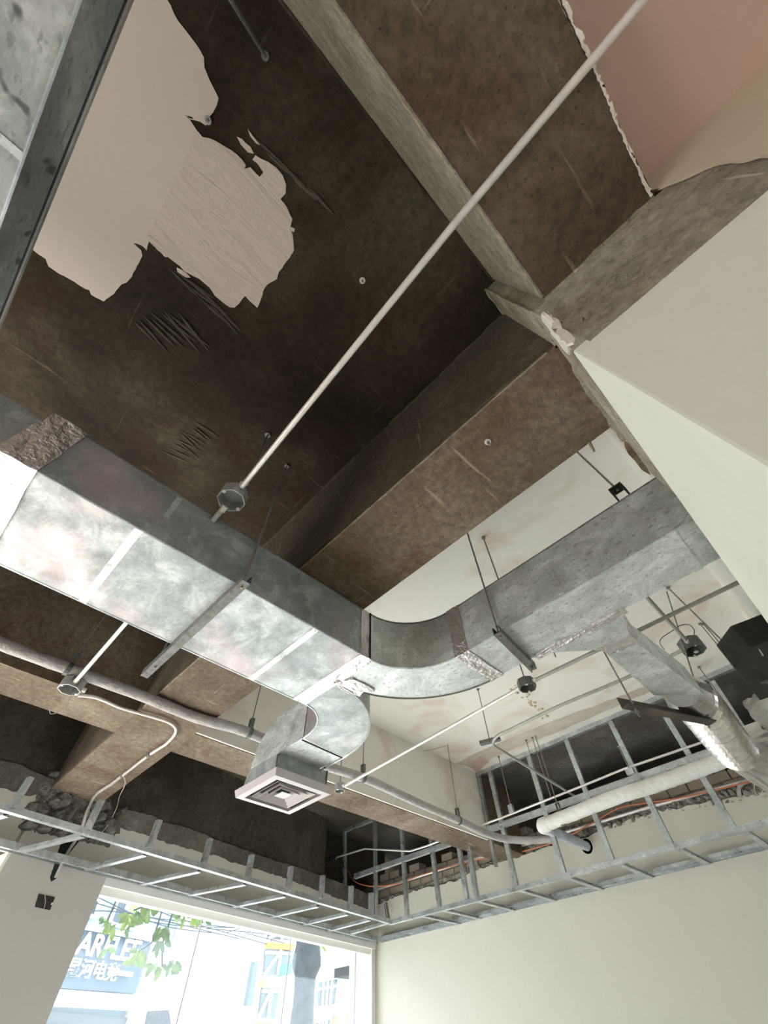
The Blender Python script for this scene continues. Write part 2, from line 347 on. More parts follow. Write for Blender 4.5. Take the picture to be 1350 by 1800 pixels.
# right wall: plaster below, brick courses above, black void over it
wr = struct(MB().box(RX, RX+.2, -6, 7.0, 0, 3.12).make('wall_right', 'wallcream'))
pl = [atx(*q, RX) for q in [(662,1592),(700,1576),(742,1563),(775,1556),(815,1545),(835,1531),(880,1516),(925,1503),(960,1490),(1000,1478),(1036,1472),(1070,1452),(1110,1440),(1150,1428),(1200,1421),(1240,1412),(1290,1402),(1350,1393)]]
pl = ragged(pl, .012, .05); MB().prism([V((RX,p.y,p.z)) for p in pl]+[V((RX,-3,3.1)), V((RX,-3,.02)), V((RX,6.6,.02)), V((RX,6.6,3.18))], (-.022,0,0)).make('plaster_skin', 'wallcream', wr)
def edge(y): return max(3.13, 3.245-.02*abs(y-3)) if y > 1.6 else 3.215-.1*(1.6-y)
y = -1.2
while y < 7.0:
    for c, zz in enumerate((3.13, 3.225, 3.32, 3.415)):
        if c == 3 and (y < 3.3 or y > 6.4 or random.random() < .45): continue
        if zz+.085 < edge(y): continue
        o = (.11 if c % 2 else 0)
        MB().box(RX+.012+random.uniform(0,.014), RX+.19, y+o+.006, y+o+.214, zz, zz+.085).make('brick', 'brick', wr, False, .004)
    y += .225
y = -1.2
while y < 3.2:
    for zz, o in ((3.42, 0),):
        if random.random() > .15: MB().box(RX+.015+random.uniform(0,.012), RX+.19, y+o+.006, y+o+.394, zz, zz+.11).make('block', 'block', wr, False, .004)
    y += .405
b = MB(); MB().box(RX+.03, RX+.18, -1.3, 7.0, 3.1, 3.40).make('bed_mortar', 'mortar', wr)
lin = lambda a, c, n: [a+(c-a)*i/(n-1) for i in range(n)]
rubble(lambda u, v, h: V((RX+.012-h, u, edge(u)-.03+v)), lin(-.4, 3.45, 300), lin(0, .17, 15), lambda u, v: max(0, min(1, (.165-v)/.05)), .06, 16, 'rough_mortar', 'mortarlite', wr)
rubble(lambda u, v, h: V((RX+.012-h, u, edge(u)-.03+v)), lin(3.4, 6.3, 200), lin(0, .09, 9), lambda u, v: max(0, min(1, (.085-v)/.04)), .035, 16, 'rough_mortar', 'mortarlite', wr)
# void beyond the right wall
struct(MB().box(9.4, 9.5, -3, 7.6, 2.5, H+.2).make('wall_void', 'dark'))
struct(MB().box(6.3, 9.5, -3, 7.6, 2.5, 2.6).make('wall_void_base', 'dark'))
struct(MB().box(7.0, 7.3, -3, 7.6, 3.62, H).make('beam', 'beamside'), 'dusky concrete downstand crossing the black void behind the wall')

# street wall with two openings
ww = MB()
def wbox(s0, s1, z0, z1, d0, d1): ww.hexa([wp(s0,z0,d0), wp(s1,z0,d0), wp(s1,z0,d1), wp(s0,z0,d1), wp(s0,z1,d0), wp(s1,z1,d0), wp(s1,z1,d1), wp(s0,z1,d1)])
TH = .35
wbox(-9.2, 3.16, 3.0, H, .012, TH); wbox(3.16, 5.2, 2.72, H, .35, TH+.2); wbox(3.16, 4.75, 2.72, 3.25, .012, TH+.1); wbox(-1.0, 3.16, 2.72, 3.0, .012, TH)
wfo = struct(ww.make('wall_front', 'lintel'))
ww = MB(); wbox(-.905, SL, 0, 2.72, 0, TH); wbox(-.905, -.902, 2.72, 3.0, 0, TH); pier = ww.make('pier', 'piershade', wfo)
ww = MB(); wbox(-.93, -.903, 0, 3.0, 0, TH); ww.make('pier_return', 'cream', wfo)
ww = MB(); wbox(SL, SR+.1, 0, .12, 0, TH); ww.make('sill_wall', 'piershade', wfo)
ww = MB(); wbox(-9.2, -6.2, 0, 3.0, 0, TH); ww.make('far_pier', 'piershade', wfo)
pl = [(-60,1372),(0,1385),(30,1392),(52,1400),(62,1397),(72,1399),(78,1405),(80,1412),(92,1420),(104,1434),(112,1441),(120,1450),(118,1458),(150,1468),(211,1466),(212,1455),(240,1463),(275,1475),(300,1484),(350,1497),(395,1509),(400,1513),(460,1530),(520,1551),(560,1566),(605,1583),(640,1596),(668,1606)]
P = ragged([wf(*q) for q in pl], .008, .04)
MB().prism(onwall(P)+[wp(4.45,2.7), wp(-2.2,2.95) if False else wp(-2.2,2.72)], WN*.03).make('plaster_skin', 'wallskin', wfo)
bt = [(211,1420),(245,1428),(275,1436),(282,1445),(320,1452),(365,1468),(372,1474),(410,1486),(440,1497),(470,1508),(510,1520),(560,1538),(600,1552),(640,1568),(664,1580)]
P = ragged([wf(*q) for q in bt], .006, .05)
MB().prism(onwall(P, .002)+[wp(4.45,2.95,.002), wp(-.1,2.95,.002)], WN*.02).make('mortar_band', 'mortar', wfo)
MB().prism(onwall(ragged([wf(*q) for q in [(-70,1310),(0,1336),(40,1345),(75,1362),(100,1372),(98,1395),(60,1402),(0,1392),(-70,1375)]], .01, .06, True), .002), WN*.02).make('mortar_band', 'mortar', wfo)
PT = [(wf(*q)-wp(0,0)).dot(WU) for q in [(70,1380),(216,1450)]]
def pmask(u, v):
    x, y = ((u-PT[0])/(PT[1]-PT[0])), v
    lo, hi = 2.86+.05*x, 3.36-.10*x-.03*math.sin(u*23)
    return max(0, min(1, min(x*7+.3, (1-x)*9, (hi-y)/.05, (y-lo)/.03)))
rubble(lambda u, v, h: wp(u, v, .0-h*1.15), lin(PT[0]-.03, PT[1]+.03, 90), lin(2.84, 3.38, 62), pmask, .085, 9, 'broken_mortar', 'rubble', wfo)
# chased slot with a flexible conduit, and the open back box
P = [wf(*q, -.002) for q in [(118,1450),(150,1462),(140,1478),(122,1500),(112,1515),(104,1532),(98,1545),(90,1550),(88,1542),(95,1522),(101,1500),(108,1480)]]
MB().prism(P, WN*.004).make('chased_slot', 'dark', wfo)
# jamb, header and glass of the street window
win = thing('window_1', 'wide street window below the soffit frame with frameless glass panes', None, wp(2.2, 0)); win['kind'] = 'structure'; 
def wseg(s0, s1, z0, z1, d0, d1):
    g = MB(); g.hexa([wp(s0,z0,d0), wp(s1,z0,d0), wp(s1,z0,d1), wp(s0,z0,d1), wp(s0,z1,d0), wp(s1,z1,d0), wp(s1,z1,d1), wp(s0,z1,d1)]); return g
g = wseg(SL, SR+.05, 2.655, 2.73, .0, .05); g.hexa([wp(s,z,d) for s,z,d in [(SL,2.60,.06),(SR+.05,2.60,.06),(SR+.05,2.60,.16),(SL,2.60,.16),(SL,2.68,.03),(SR+.05,2.68,.03),(SR+.05,2.72,.2),(SL,2.72,.2)]]); g.make('header_trim', 'hdr', win)
wseg(SR-.02, SR+.06, 0, 2.66, .02, .2).make('jamb', 'hdr', win)
cuts = [SL]+[ (wf(*q, .10)-wp(0, 0, .10)).dot(WU) for q in [(345,1660),(507,1690),(625,1700)]]+[SR]
for a, c in zip(cuts, cuts[1:]):
    wseg(a+.003, c-.003, .1, 2.64, .10, .108).make('pane', 'glass', win)
    if c < SR-.1: wseg(c-.005, c+.005, .1, 2.62, .098, .112).make('silicone_joint', 'gasket', win)
struct(wseg(-9.2, -6.2, 0, 3.0, .4, .41).make('wall_left_end', 'piershade'))
# rest of the room, behind the camera
wl_ = MB(); wl_.box(-8.2, -8, -9, 7, 2.9, 4.1); wl_.box(-8.2, -8, -9, -7, 0, 2.9); wl_.box(-8.2, -8, -7, 3.0, 0, 2.9); struct(wl_.make('wall_left', 'cream'))
wb = MB(); wb.box(-8, -5.5, -9.2, -9, 0, HP); wb.box(-5.5, 1, -9.2, -9, 2.6, HP); wb.box(-5.5, 1, -9.2, -9, 0, .3); wb.box(1, 6.4, -9.2, -9, 0, HP); struct(wb.make('wall_back', 'cream'))

# peeling paint on the dark slab
pt = [(292,-4),(305,22),(322,48),(345,78),(358,100),(359,118),(368,140),(378,160),(384,172),(381,185),(374,198),(367,206),(362,221),(352,214),(341,211),(333,207),(325,202),(334,211),(344,226),(356,241),(376,246),(396,258),(416,271),(425,280),(432,290),(430,297),(440,294),(450,305),(457,311),(463,303),(453,288),(444,281),(449,273),(459,279),(472,285),(486,295),(497,308),(503,325),(502,340),(493,350),(505,365),(514,385),(510,400),(516,425),(517,440),(505,458),(490,478),(487,490),(470,500),(463,510),(458,528),(452,541),(440,530),(431,520),(421,533),(412,541),(404,540),(390,530),(378,520),(368,505),(350,490)]
pt2 = [(350,490),(330,480),(310,463),(290,447),(270,432),(262,424),(258,440),(250,432),(234,427),(248,440),(250,450),(240,468),(232,486),(222,497),(213,500),(200,517),(182,530),(160,518),(157,510),(150,508),(130,495),(105,482),(85,468),(80,455),(66,446),(48,430),(28,426),(-90,400),(-90,-200),(240,-200)]
z = H-.004
flat = lambda P: [V((p.x, p.y, z)) for p in P]
full = flat(ragged([atz(*q, z) for q in pt+pt2[1:]], .003, .02))
MB().prism(full, (0,0,.005)).make('paint_patch', 'patch', ceil)
rp = flat(ragged([atz(*q, z) for q in pt[18:]+pt2[1:6]], .003, .02))+[atz(*q, z) for q in [(258,415),(275,385),(300,335),(322,290),(335,250),(340,232)]]
MB().prism([p+V((0,0,-.0025)) for p in rp], (0,0,.004)).make('ridged_paint', 'patch2', ceil)
for q in [[(268,425),(285,440),(300,452),(290,452),(275,438)],[(310,470),(325,478),(335,488),(325,488),(312,478)],[(510,398),(518,402),(517,408),(511,406)],[(416,240),(425,244),(440,258),(446,270),(436,268),(424,255)],[(435,226),(445,240),(457,255),(450,252),(440,240)],[(330,203),(338,206),(340,212),(333,209)]]:
    MB().prism(flat(ragged([atz(*k, z) for k in q], .003, .02, True)), (0,0,.005)).make('paint_flake', 'patch', ceil)
def trowel(n, x0, y0, x1, y1, ln, ang, seed):     # raised trowel ridges in the soffit
    random.seed(seed); b = MB()
    for i in range(n):
        t = i/(n-1); p = atz(x0+(x1-x0)*t+random.uniform(-6,6), y0+(y1-y0)*t+random.uniform(-5,5), H-.001)
        q = atz(x0+(x1-x0)*t+ln*math.cos(ang)*random.uniform(.7,1.2), y0+(y1-y0)*t+ln*math.sin(ang)*random.uniform(.7,1.2), H-.001)
        b.tube([p, p.lerp(q,.3), p.lerp(q,.7), q], [.002, random.uniform(.006,.011), .008, .002], 7)
    b.make('trowel_ridges', 'ridge', ceil)['kind'] = 'stuff'
trowel(11, 290, 790, 345, 740, 45, .62, 1); trowel(9, 230, 560, 310, 545, 90, .75, 2); trowel(8, 300, 470, 380, 540, 80, .75, 3); trowel(7, 455, 250, 540, 330, 60, .8, 4)

ss = [(802,1342),(850,1318),(900,1296),(960,1272),(1030,1246),(1100,1220),(1190,1182),(1192,1196),(1105,1232),(1000,1278),(920,1310),(870,1330),(838,1352)]
MB().prism([V((p.x,p.y,H-.001)) for p in ragged([atz(*q, H) for q in ss], .012, .06, True)], (0,0,-.0015)).make('stained_strip', 'stain', ceil)
ss = [(828,1340),(846,1329),(860,1338),(848,1348),(840,1360),(832,1352)]
MB().prism([V((p.x,p.y,H-.003)) for p in ragged([atz(*q, H) for q in ss], .01, .06, True)], (0,0,-.0015)).make('stained_strip', 'pinkstain', ceil)
b = MB(); random.seed(5)
for i in range(26):
    t = random.random(); p = atz(908+52*t+random.gauss(0,5), 1208+54*t+random.gauss(0,4), H); q = random.uniform(.006, .018)
    b.tube([p, p+V((0,0,-.004)), p+V((random.uniform(-.01,.01), random.uniform(-.02,.02), -.008))], [q*1.3, q, q*.4], 6)
b.make('glue_residue', 'residue', ceil)['kind'] = 'stuff'
# pale mortar fillets where the soffit meets the beams, and formwork joints
def fillet(p, q, r, mat, par, seed):
    random.seed(seed); n = int((q-p).length/.03); pts = [p.lerp(q, i/n)+V((random.uniform(-1,1), random.uniform(-1,1), random.uniform(-1,1)))*r*.25 for i in range(n+1)]
    MB().tube(pts, [r*random.uniform(.7,1.2) for _ in pts], 6).make('mortar_fillet', mat, par)
fillet(V((.785,-.22,H)), V((.785,3.5,H)), .016, 'beamside', bR, 1); fillet(V((-.9,-.294,H)), V((.61,-.294,H)), .010, 'slab', bP, 2)
fillet(V((.787,-.2,HB+.004)), V((.787,3.4,HB+.004)), .005, 'colconc', bR, 3); fillet(V((-.9,-.300,HB+.003)), V((.6,-.300,HB+.003)), .006, 'colconc', bP, 4)
fillet(V((.613,-.735,HB)), V((.613,-.30,HB)), .008, 'colconc', bP, 5); fillet(V((.612,-.24,HB)), V((.612,-.24,H)), .006, 'colconc', col, 6); fillet(V((.62,-.236,H)), V((.8,-.236,H)), .008, 'colconc', col, 7)
# ------------------------------------------------------------------ sheet-metal ductwork
D0, D1 = 2.85, 3.165
duct = thing('air_duct', 'large galvanised air duct turning the corner under the bare beams', 'duct', (1.3, 1.7, D0))
def arc(cx, cy, rx, ry, a0, a1, n): return [(cx+rx*math.cos(math.radians(a0+(a1-a0)*i/n)), cy+ry*math.sin(math.radians(a0+(a1-a0)*i/n))) for i in range(n+1)]
XA, YN, YF = -2.6, 1.42, 2.02
cuts = [XA, -.395, -.18, .44, 1.30]
xs0, xs1 = XA, atz(30, 860, D0).x
MB().duct([((XA,YN+.03),(XA,YF-.03)), ((-.46,YN+.03),(-.46,YF-.03))], D0+.02, D1-.02).make('duct_section', 'galv', duct)
MB().duct([((-.46,YN),(-.46,YF)), ((1.31,YN),(1.31,YF))], D0, D1).make('duct_section', 'galv', duct)
# elbow to the branch
ai = arc(1.31, 1.06, .345, .36, 90, 0, 18); ao = arc(1.31, 1.06, .67, .66, 90, 0, 18)
MB().duct(list(zip(ai, ao)), D0, D1).make('elbow', 'galvold', duct, True)
MB().duct([((1.655,1.06),(1.98,1.06)), ((1.66,-.33),(1.98,-.33))], D0, D1).make('duct_section', 'galvold', duct)
# small elbow, throat and plenum to the diffuser
bi = arc(1.33, 2.36, .25, .34, -90, 0, 16); bo = arc(1.33, 2.40, .635, .68, -90, 0, 16)
MB().duct(list(zip(bi, bo)), D0, D1).make('elbow', 'galv', duct, True)
b = MB(); prof = [(2.36,D0),(2.36,3.165),(2.62,3.16),(2.74,3.145),(2.84,3.11),(2.92,3.05),(2.97,2.98),(2.995,2.9),(3.0,2.86),(2.66,2.86)]
b.prism([V((1.582,y,z)) for y, z in prof], (.375,0,0)); b.make('throat', 'galvold', duct)
MB().hexa([V(p) for p in [(1.59,2.655,2.744),(2.03,2.655,2.744),(2.03,3.07,2.744),(1.59,3.07,2.744),(1.585,2.66,2.86),(2.03,2.66,2.86),(2.03,3.02,2.86),(1.585,3.02,2.86)]]).make('plenum_box', 'galv', duct)
df = MB(); x0, x1, y0, y1 = 1.572, 2.048, 2.618, 3.105; z0, z1 = 2.70, 2.742
def ring(b, m0, m1, za, zb, t=.004):
    a = [(x0+m0,y0+m0,za),(x1-m0,y0+m0,za),(x1-m0,y1-m0,za),(x0+m0,y1-m0,za)]; c = [(x0+m1,y0+m1,zb),(x1-m1,y0+m1,zb),(x1-m1,y1-m1,zb),(x0+m1,y1-m1,zb)]
    up = V((0,0,t)); vs = [V(p) for p in a+c]; vs += [p+up for p in vs]
    fs = []
    for i in range(4):
        j = (i+1) % 4; fs += [(i,j,j+4,i+4),(i+8,i+12,j+12,j+8),(i,i+8,j+8,j),(i+4,j+4,j+12,i+12)]
    b.add(vs, fs)
ring(df, 0, .045, z0, z0-.002); ring(df, -.012, .0, z1, z0); dif = df.make('diffuser', 'white', duct)
for m0 in (.078, .117, .156): 
    k = MB(); ring(k, m0, m0+.024, z0+.002, z0+.034); k.make('vane', 'white', dif)
k = MB(); cx, cy = (x0+x1)/2, (y0+y1)/2; k.add([(x0+.195,y0+.195,z0+.004),(x1-.195,y0+.195,z0+.004),(x1-.195,y1-.195,z0+.004),(x0+.195,y1-.195,z0+.004),(cx,cy,z0+.03)], [(0,1,4),(1,2,4),(2,3,4),(3,0,4),(0,3,2,1)]); k.make('vane', 'white', dif)
MB().box(x0+.05, x1-.05, y0+.05, y1-.05, z0+.038, z0+.042).make('neck', 'dark', dif)
# tapered takeoff on the branch and its foil hose
a0, a1 = atz(950,1142,D0), atz(1085,1075,D0); b0, b1 = atz(1058,1142,D0), atz(1108,1122,D0)
c0, c1 = atz(1150,1222,D0), atz(1240,1222,D0)
MB().duct([((1.97,.75),(1.97,.265)), ((b0.x,b0.y),(b1.x,b1.y))], D0, 3.05).make('takeoff', 'galvold', duct)
MB().duct([((b0.x,b0.y),(b1.x,b1.y)), ((c0.x,c0.y),(c1.x,c1.y))], D0, 3.05).make('takeoff_duct', 'galvold', duct)
hp = [atz(1195,1212,2.94), atz(1228,1240,2.94), atz(1250,1268,2.93), atz(1272,1296,2.92), atz(1297,1325,2.91)]
hs = []
for a, c in zip(hp, hp[1:]):
    for i in range(14): hs.append(a.lerp(c, i/14))
hr = [(.150, .142, .116, .112)[i % 4]+random.uniform(-.002,.002) for i in range(len(hs))]
hr[:8] = [.11, .115, .12, .125, .13, .135, .14, .14]
MB().tube(hs, hr, 26).make('foil_hose', 'foilhose', duct)
e = hs[-1]; e2 = atz(1375,1338,2.86); sk = MB(); rows = 9; n = 60; vs = []
for r in range(rows):
    t = r/(rows-1); q = e.lerp(e2, t**.8); ax = ((hp[-1]-hp[-2]).normalized().lerp((e2-e).normalized(), min(1, t*2))).normalized()
    aa = V((0,0,1)).cross(ax).normalized(); ab = ax.cross(aa); rad = .125+.13*math.sin(t*1.5)
    for i in range(n):
        an = 2*PI*i/n; rr = rad*(1+(.02+.07*t)*(1 if i % 4 < 2 else -1)+random.uniform(-.012,.012)); vs.append(q+(aa*math.cos(an)+ab*math.sin(an))*rr)
sk.add(vs, [(r*n+i, r*n+(i+1) % n, (r+1)*n+(i+1) % n, (r+1)*n+i) for r in range(rows-1) for i in range(n)]); sk.make('gathered_foil_end', 'foilhose', duct)
# foil tape, drawn bands round the joints
def band(b, sec0, sec1, z0, z1, t=.006):
    (ix, iy), (ox, oy) = sec0; (jx, jy), (px, py) = sec1
    b.duct([((ix,iy),(ox,oy)), ((jx,jy),(px,py))], z0-t, z1+t)
def crinkle(o, seed, amp=.005, cuts=5):
    cuts = min(cuts, 4)
    me = o.data; bm = bmesh.new(); bm.from_mesh(me); bmesh.ops.subdivide_edges(bm, edges=bm.edges[:], cuts=cuts, use_grid_fill=True); random.seed(seed)
    for v in bm.verts: v.co += V((random.uniform(-1,1), random.uniform(-1,1), random.uniform(-1,1)))*amp
    bm.to_mesh(me); bm.free(); return o
b = MB(); band(b, ((-.54,YN-.012),(-.54,YF+.008)), ((-.40,YN-.012),(-.40,YF+.008)), D0, D1, .01); crinkle(b.make('foil_tape', 'foil', duct), 1, .004, 4)
b = MB(); band(b, ((1.24,YN-.004),(1.24,YF+.004)), ((1.335,YN-.004),(1.335,YF+.004)), D0, D1, .004); crinkle(b.make('foil_tape', 'foil', duct), 2, .003, 7)
b = MB(); band(b, ((1.648,1.09),(1.985,1.09)), ((1.650,1.0),(1.986,1.0)), D0, D1); crinkle(b.make('foil_tape', 'foil', duct), 3, .003, 7)
b = MB(); b.prism([atz(*q, D0-.002) for q in [(590,1198),(620,1192),(648,1205),(660,1213),(640,1214),(632,1222),(612,1216),(598,1210)]], (0,0,-.006)); crinkle(b.make('foil_tape', 'foil', duct), 5, .004, 2)
MB().prism([V((1.31+.3445*math.sin(t)-.0, 1.06+.3595*math.cos(t), zz)) for t, zz in [(.93,2.985),(.97,2.99),(.99,2.965),(1.01,2.94),(.97,2.935),(.955,2.955)]], (-.004,-.004,0)).make('paper_flake', 'white', duct)
b = MB(); band(b, ((b0.x-.03,b0.y+.012),(b1.x-.03,b1.y-.008)), ((b0.x+.07,b0.y-.012),(b1.x+.07,b1.y-.03)), D0, 3.05); crinkle(b.make('foil_tape', 'foil', duct), 4, .004, 6)
b = MB(); b.bar((1.985,.78,D0-.003), (1.985,.25,D0-.003), .05, .008); crinkle(b.make('foil_tape', 'foil', duct), 6, .003, 5)
# standing seams and folded edges
def seam(pts, r=.005, mat='stud', nm='folded_edge'): return MB().tube(pts, r, 6).make(nm, mat, duct)
seam([(p[0],p[1],D0) for p in ai], .006); seam([(p[0],p[1],D1) for p in ai], .006, 'steel'); seam([(p[0],p[1],D0) for p in ao], .006, 'steel')
seam([(p[0],p[1],D0) for p in bo], .007); seam([(p[0],p[1],D0) for p in bi], .006)
seam([(1.582,2.36,D0),(1.582,2.36,D1)], .005, 'black'); seam([(1.575,2.36,D0-.002),(1.575,2.68,D0-.002)], .006); seam([(1.965,2.36,D0-.002),(1.965,2.68,D0-.002)], .006)
seam([(1.57,2.385,D0-.002),(1.97,2.405,D0-.002)], .004, 'black'); seam([(2.03,2.655,2.73),(2.03,2.655,2.86)], .006, 'steel'); seam([(1.588,2.656,2.73),(1.585,2.66,2.86)], .006, 'steel')
seam([(-.4,YN,D0),(1.25,YN,D0)], .0045); seam([(-.4,YN,D1),(1.3,YN,D1)], .004, 'steel'); seam([(-.46,YF,D0),(1.3,YF,D0)], .0045)
seam([(1.31,YN-.004,D0),(1.31,YN-.004,D1)], .007, 'black'); seam([(1.657,1.0,D1),(1.662,-.33,D1)], .006, 'steel'); seam([(1.657,1.0,D0),(1.662,-.33,D0)], .005)
for x in (-.02, .92):
    b = MB(); b.box(x, x+.035, YN-.003, YF+.003, D0-.003, D0); b.make('drive_cleat', 'galvold', duct)
for x in (.04,): MB().box(x, x+.025, YN-.004, YN, D0+.13, D1-.02).make('drive_cleat', 'galvold', duct)
MB().box(1.654, 1.658, .40, .43, D0+.01, D1-.1).make('drive_cleat', 'galvold', duct)
MB().box(1.656, 1.985, -.14, -.10, D0-.004, D0).make('drive_cleat', 'galvold', duct)

# shallow spotted duct near the camera, upper left
d2 = thing('air_duct', 'shallow galvanised duct with red smear and dark spots beside the peeling paint', 'duct', (-1.0, .4, 2.72))
xe = -.668
MB().box(xe-.75, xe, -1.5, 1.25, 2.73, 2.855).make('duct_section', 'galvspot', d2)
MB().box(xe-.76, xe+.003, -1.5, 1.25, 2.855, 2.859).make('flange', 'black', d2); MB().box(xe-.78, xe+.008, -1.5, 1.25, 2.859, 2.869).make('flange', 'galv', d2); MB().box(xe-.76, xe+.004, -1.5, 1.25, 2.869, 2.872).make('flange', 'black', d2)
MB().tube([(xe,-1.5,2.73),(xe,1.25,2.73)], .004, 6).make('folded_edge', 'stud', d2)
p = atz(15, 255, 2.73); MB().box(xe-.75, xe, p.y-.01, p.y+.01, 2.727, 2.73).make('drive_cleat', 'galvold', d2)

# ------------------------------------------------------------------ trapeze hangers
CH = [(-.0205,-.0205),(.0205,-.0205),(.0205,.0205),(.012,.0205),(.012,.017),(.017,.017),(.017,-.017),(-.017,-.017),(-.017,.017),(-.012,.017),(-.012,.0205),(-.0205,.0205)]
def hanger(label, p, q, rods, mat='steel', ang=False, grp='duct hangers'):
    h = thing('duct_hanger', label, 'hanger', (p+q)/2, grp); b = MB()
    if ang:
        b.sweep([(-.03,-.035),(.03,-.035),(.03,-.028),(-.023,-.028),(-.023,.035),(-.03,.035)], p, q)
    else: b.sweep(CH, p, q)
    b.make('channel', mat, h)
    for lo, hi in rods:
        r = MB().tube([lo, hi], .0055, 8).make('rod', 'rod', h)
        MB().tube([lo+V((0,0,.022)), lo+V((0,0,.034))], .014, 6).make('nut', 'steel', r)
        MB().tube([V((lo.x,lo.y,hi.z-.012)), V((lo.x,lo.y,hi.z))], .016, 8).make('anchor', 'rod', r)
zb = D0-.022
p, q = V((.476,1.335,zb)), V((.482,2.36,zb)); q = V((.47,2.33,zb))
hanger('steel channel hanger crossing under the wide pinkish duct', p, q, [(V((.478,1.375,zb-.03)), V((.478,1.375,H))), (V((.472,2.2,zb-.03)), V((.472,2.2,H)))])
p, q = atz(872,1108,zb), atz(936,1172,zb)
hanger('short steel channel hanger under the branch duct beside the elbow', p, q, [(V((p.x+.03,p.y+.005,zb-.03)), V((p.x+.03,p.y+.005,H))), (V((q.x-.035,q.y,zb-.05)), V((q.x-.035,q.y,H)))])
p, q = atz(1094,1232,2.815), atz(1247,1262,2.815)
hanger('flaking black angle iron hanger under the foil hose joint', p, q, [(V((p.x+.07,p.y-.03,2.73)), V((p.x+.07,p.y-.03,H))), (atz(1247,1280,2.76), atz(1172,1040,H-.01))], 'rustblack', True)
# clip and rod at the far end of the branch duct
P = atz(1018,798,H); k = thing('duct_clip', 'black steel clip with rod above the far end of the branch duct', 'clip', atx(1090,866,1.72))
e = atx(1086,862,1.72); MB().tube([e, atz(1012,792,H)], .006, 8).make('rod', 'rod', k)
b = MB(); 
for dx, dy in ((0,0),): 
    b.box(e.x-.03, e.x+.03, e.y-.035, e.y-.025, e.z-.045, e.z+.015); b.box(e.x-.03, e.x+.03, e.y+.025, e.y+.035, e.z-.045, e.z+.015); b.box(e.x-.03, e.x+.03, e.y-.025, e.y+.025, e.z+.008, e.z+.015)
b.make('bracket', 'black', k)

# ------------------------------------------------------------------ conduits and boxes
def conduit(name, label, pts, r, mat='conduit', cat='conduit', grp=None, n=10):
    return tag(MB().tube(pts, r, n).make(name, mat, None, True), label, cat, grp)
def smooth(pts, k=6):
    out = []; P = [V(p) for p in pts]; P = [P[0]*2-P[1]]+P+[P[-1]*2-P[-2]]
    for i in range(1, len(P)-2):
        for j in range(k):
            t = j/k; a, b, c, d = P[i-1], P[i], P[i+1], P[i+2]
            out.append(.5*((2*b)+(c-a)*t+(2*a-5*b+4*c-d)*t*t+(3*b-a-3*c+d)*t**3))
    return out+[P[-2]]
def octbox(label, c, r, h, holes, axis=V((0,0,1)), mat='boxsteel', grp='junction boxes', lug=True):
    t = thing('junction_box', label, 'junction box', c, grp); b = MB(); n = 8
    ang = [2*PI*(i+.5)/n for i in range(n)]
    ro = [c+V((r*math.cos(a), r*math.sin(a), 0)) for a in ang]; ri = [c+V((r*.9*math.cos(a), r*.9*math.sin(a), 0)) for a in ang]
    vs = ro+[p+V((0,0,h)) for p in ro]+ri+[p+V((0,0,h-.006)) for p in ri]
    fs = [(i,(i+1)%n,(i+1)%n+n,i+n) for i in range(n)]+[tuple(range(n,2*n))]+[(i+2*n,i+3*n,(i+1)%n+3*n,(i+1)%n+2*n) for i in range(n)]+[tuple(range(3*n,4*n))[::-1]]+[(i,i+2*n,(i+1)%n+2*n,(i+1)%n) for i in range(n)]
    b.add(vs, fs); b.make('box_body', mat, t)
    for d in holes:
        d = V(d).normalized(); MB().tube([c+d*r*.85+V((0,0,h/2)), c+d*(r+.02)+V((0,0,h/2))], .016, 8).make('connector', 'conduit', t)
    if lug:
        for a in (.4, .4+PI):
            p = c+V((r*.82*math.cos(a), r*.82*math.sin(a), -.001)); MB().tube([p, p+V((0,0,.008))], .009, 8).make('lug', 'conduit', t)
    return t
ZC = 3.165
l0 = atz(425,856,ZC); l1 = atz(1132,-2,ZC); dv = (l1-l0).normalized()
conduit('conduit', 'long bright conduit passing diagonally under the dark slab and the peeled beam', [l0, atz(640,590,ZC), atz(800,392,ZC), l1, l1+dv*1.5], .0135)
c = atz(406,880,3.125); octbox('galvanised junction box above the wide duct at the end of the long diagonal conduit', c, .068, .065, [l0-c, c-l0])
k = thing('conduit_rod', 'thin rod hanging from the dark slab to the junction box above the duct', 'rod', (c.x,c.y,3.19), 'hanging rods'); MB().tube([atz(434,852,3.17), atz(471,764,H)], .006, 8).make('rod', 'rod', k)
MB().tube([atz(471,764,H), atz(471,764,H)+V((0,0,-.012))], .02, 6).make('anchor', 'rod', k)
c2 = atz(121,1213,3.05); m0 = atz(220,1097,3.09)
conduit('conduit', 'short bright conduit between the wide duct and the box below the bare beam', [c+V((0,.06,.02)), m0, c2+V((0,-.05,.03))], .0135)
octbox('galvanised junction box under the bare beam with loose wires', c2, .072, .065, [V((0,-1,0)), V((1,0,0))])
conduit('wire', 'loose thin wire dangling below the junction box under the bare beam', smooth([c2+V((.03,0,.0)), c2+V((.035,.01,-.06)), c2+V((.045,.03,-.1)), c2+V((.0,.08,-.13)), c2+V((-.03,.05,-.12))]), .002, 'wire', 'wire', None, 6)
zc = 3.175
lc = smooth([atz(138,1222,3.085), atz(165,1225,3.10), atz(185,1232,3.13)]+[atz(*q, zc) for q in [(210,1243),(240,1252),(275,1262),(298,1270),(309,1281),(305,1294),(292,1308)]], 4)+[atz(*q, zc) for q in [(262,1327),(216,1363)]]
conduit('conduit', 'bent conduit hooking under the crossing of the two bare beams', lc, .012)
fx = smooth([atz(214,1364,3.185), atz(196,1378,3.185), atz(180,1388,3.18), wf(166,1400,-.17), wf(152,1430,-.17), wf(146,1450,-.15), wf(132,1478,-.03), wf(118,1500,-.02), wf(98,1542,-.02)], 5)
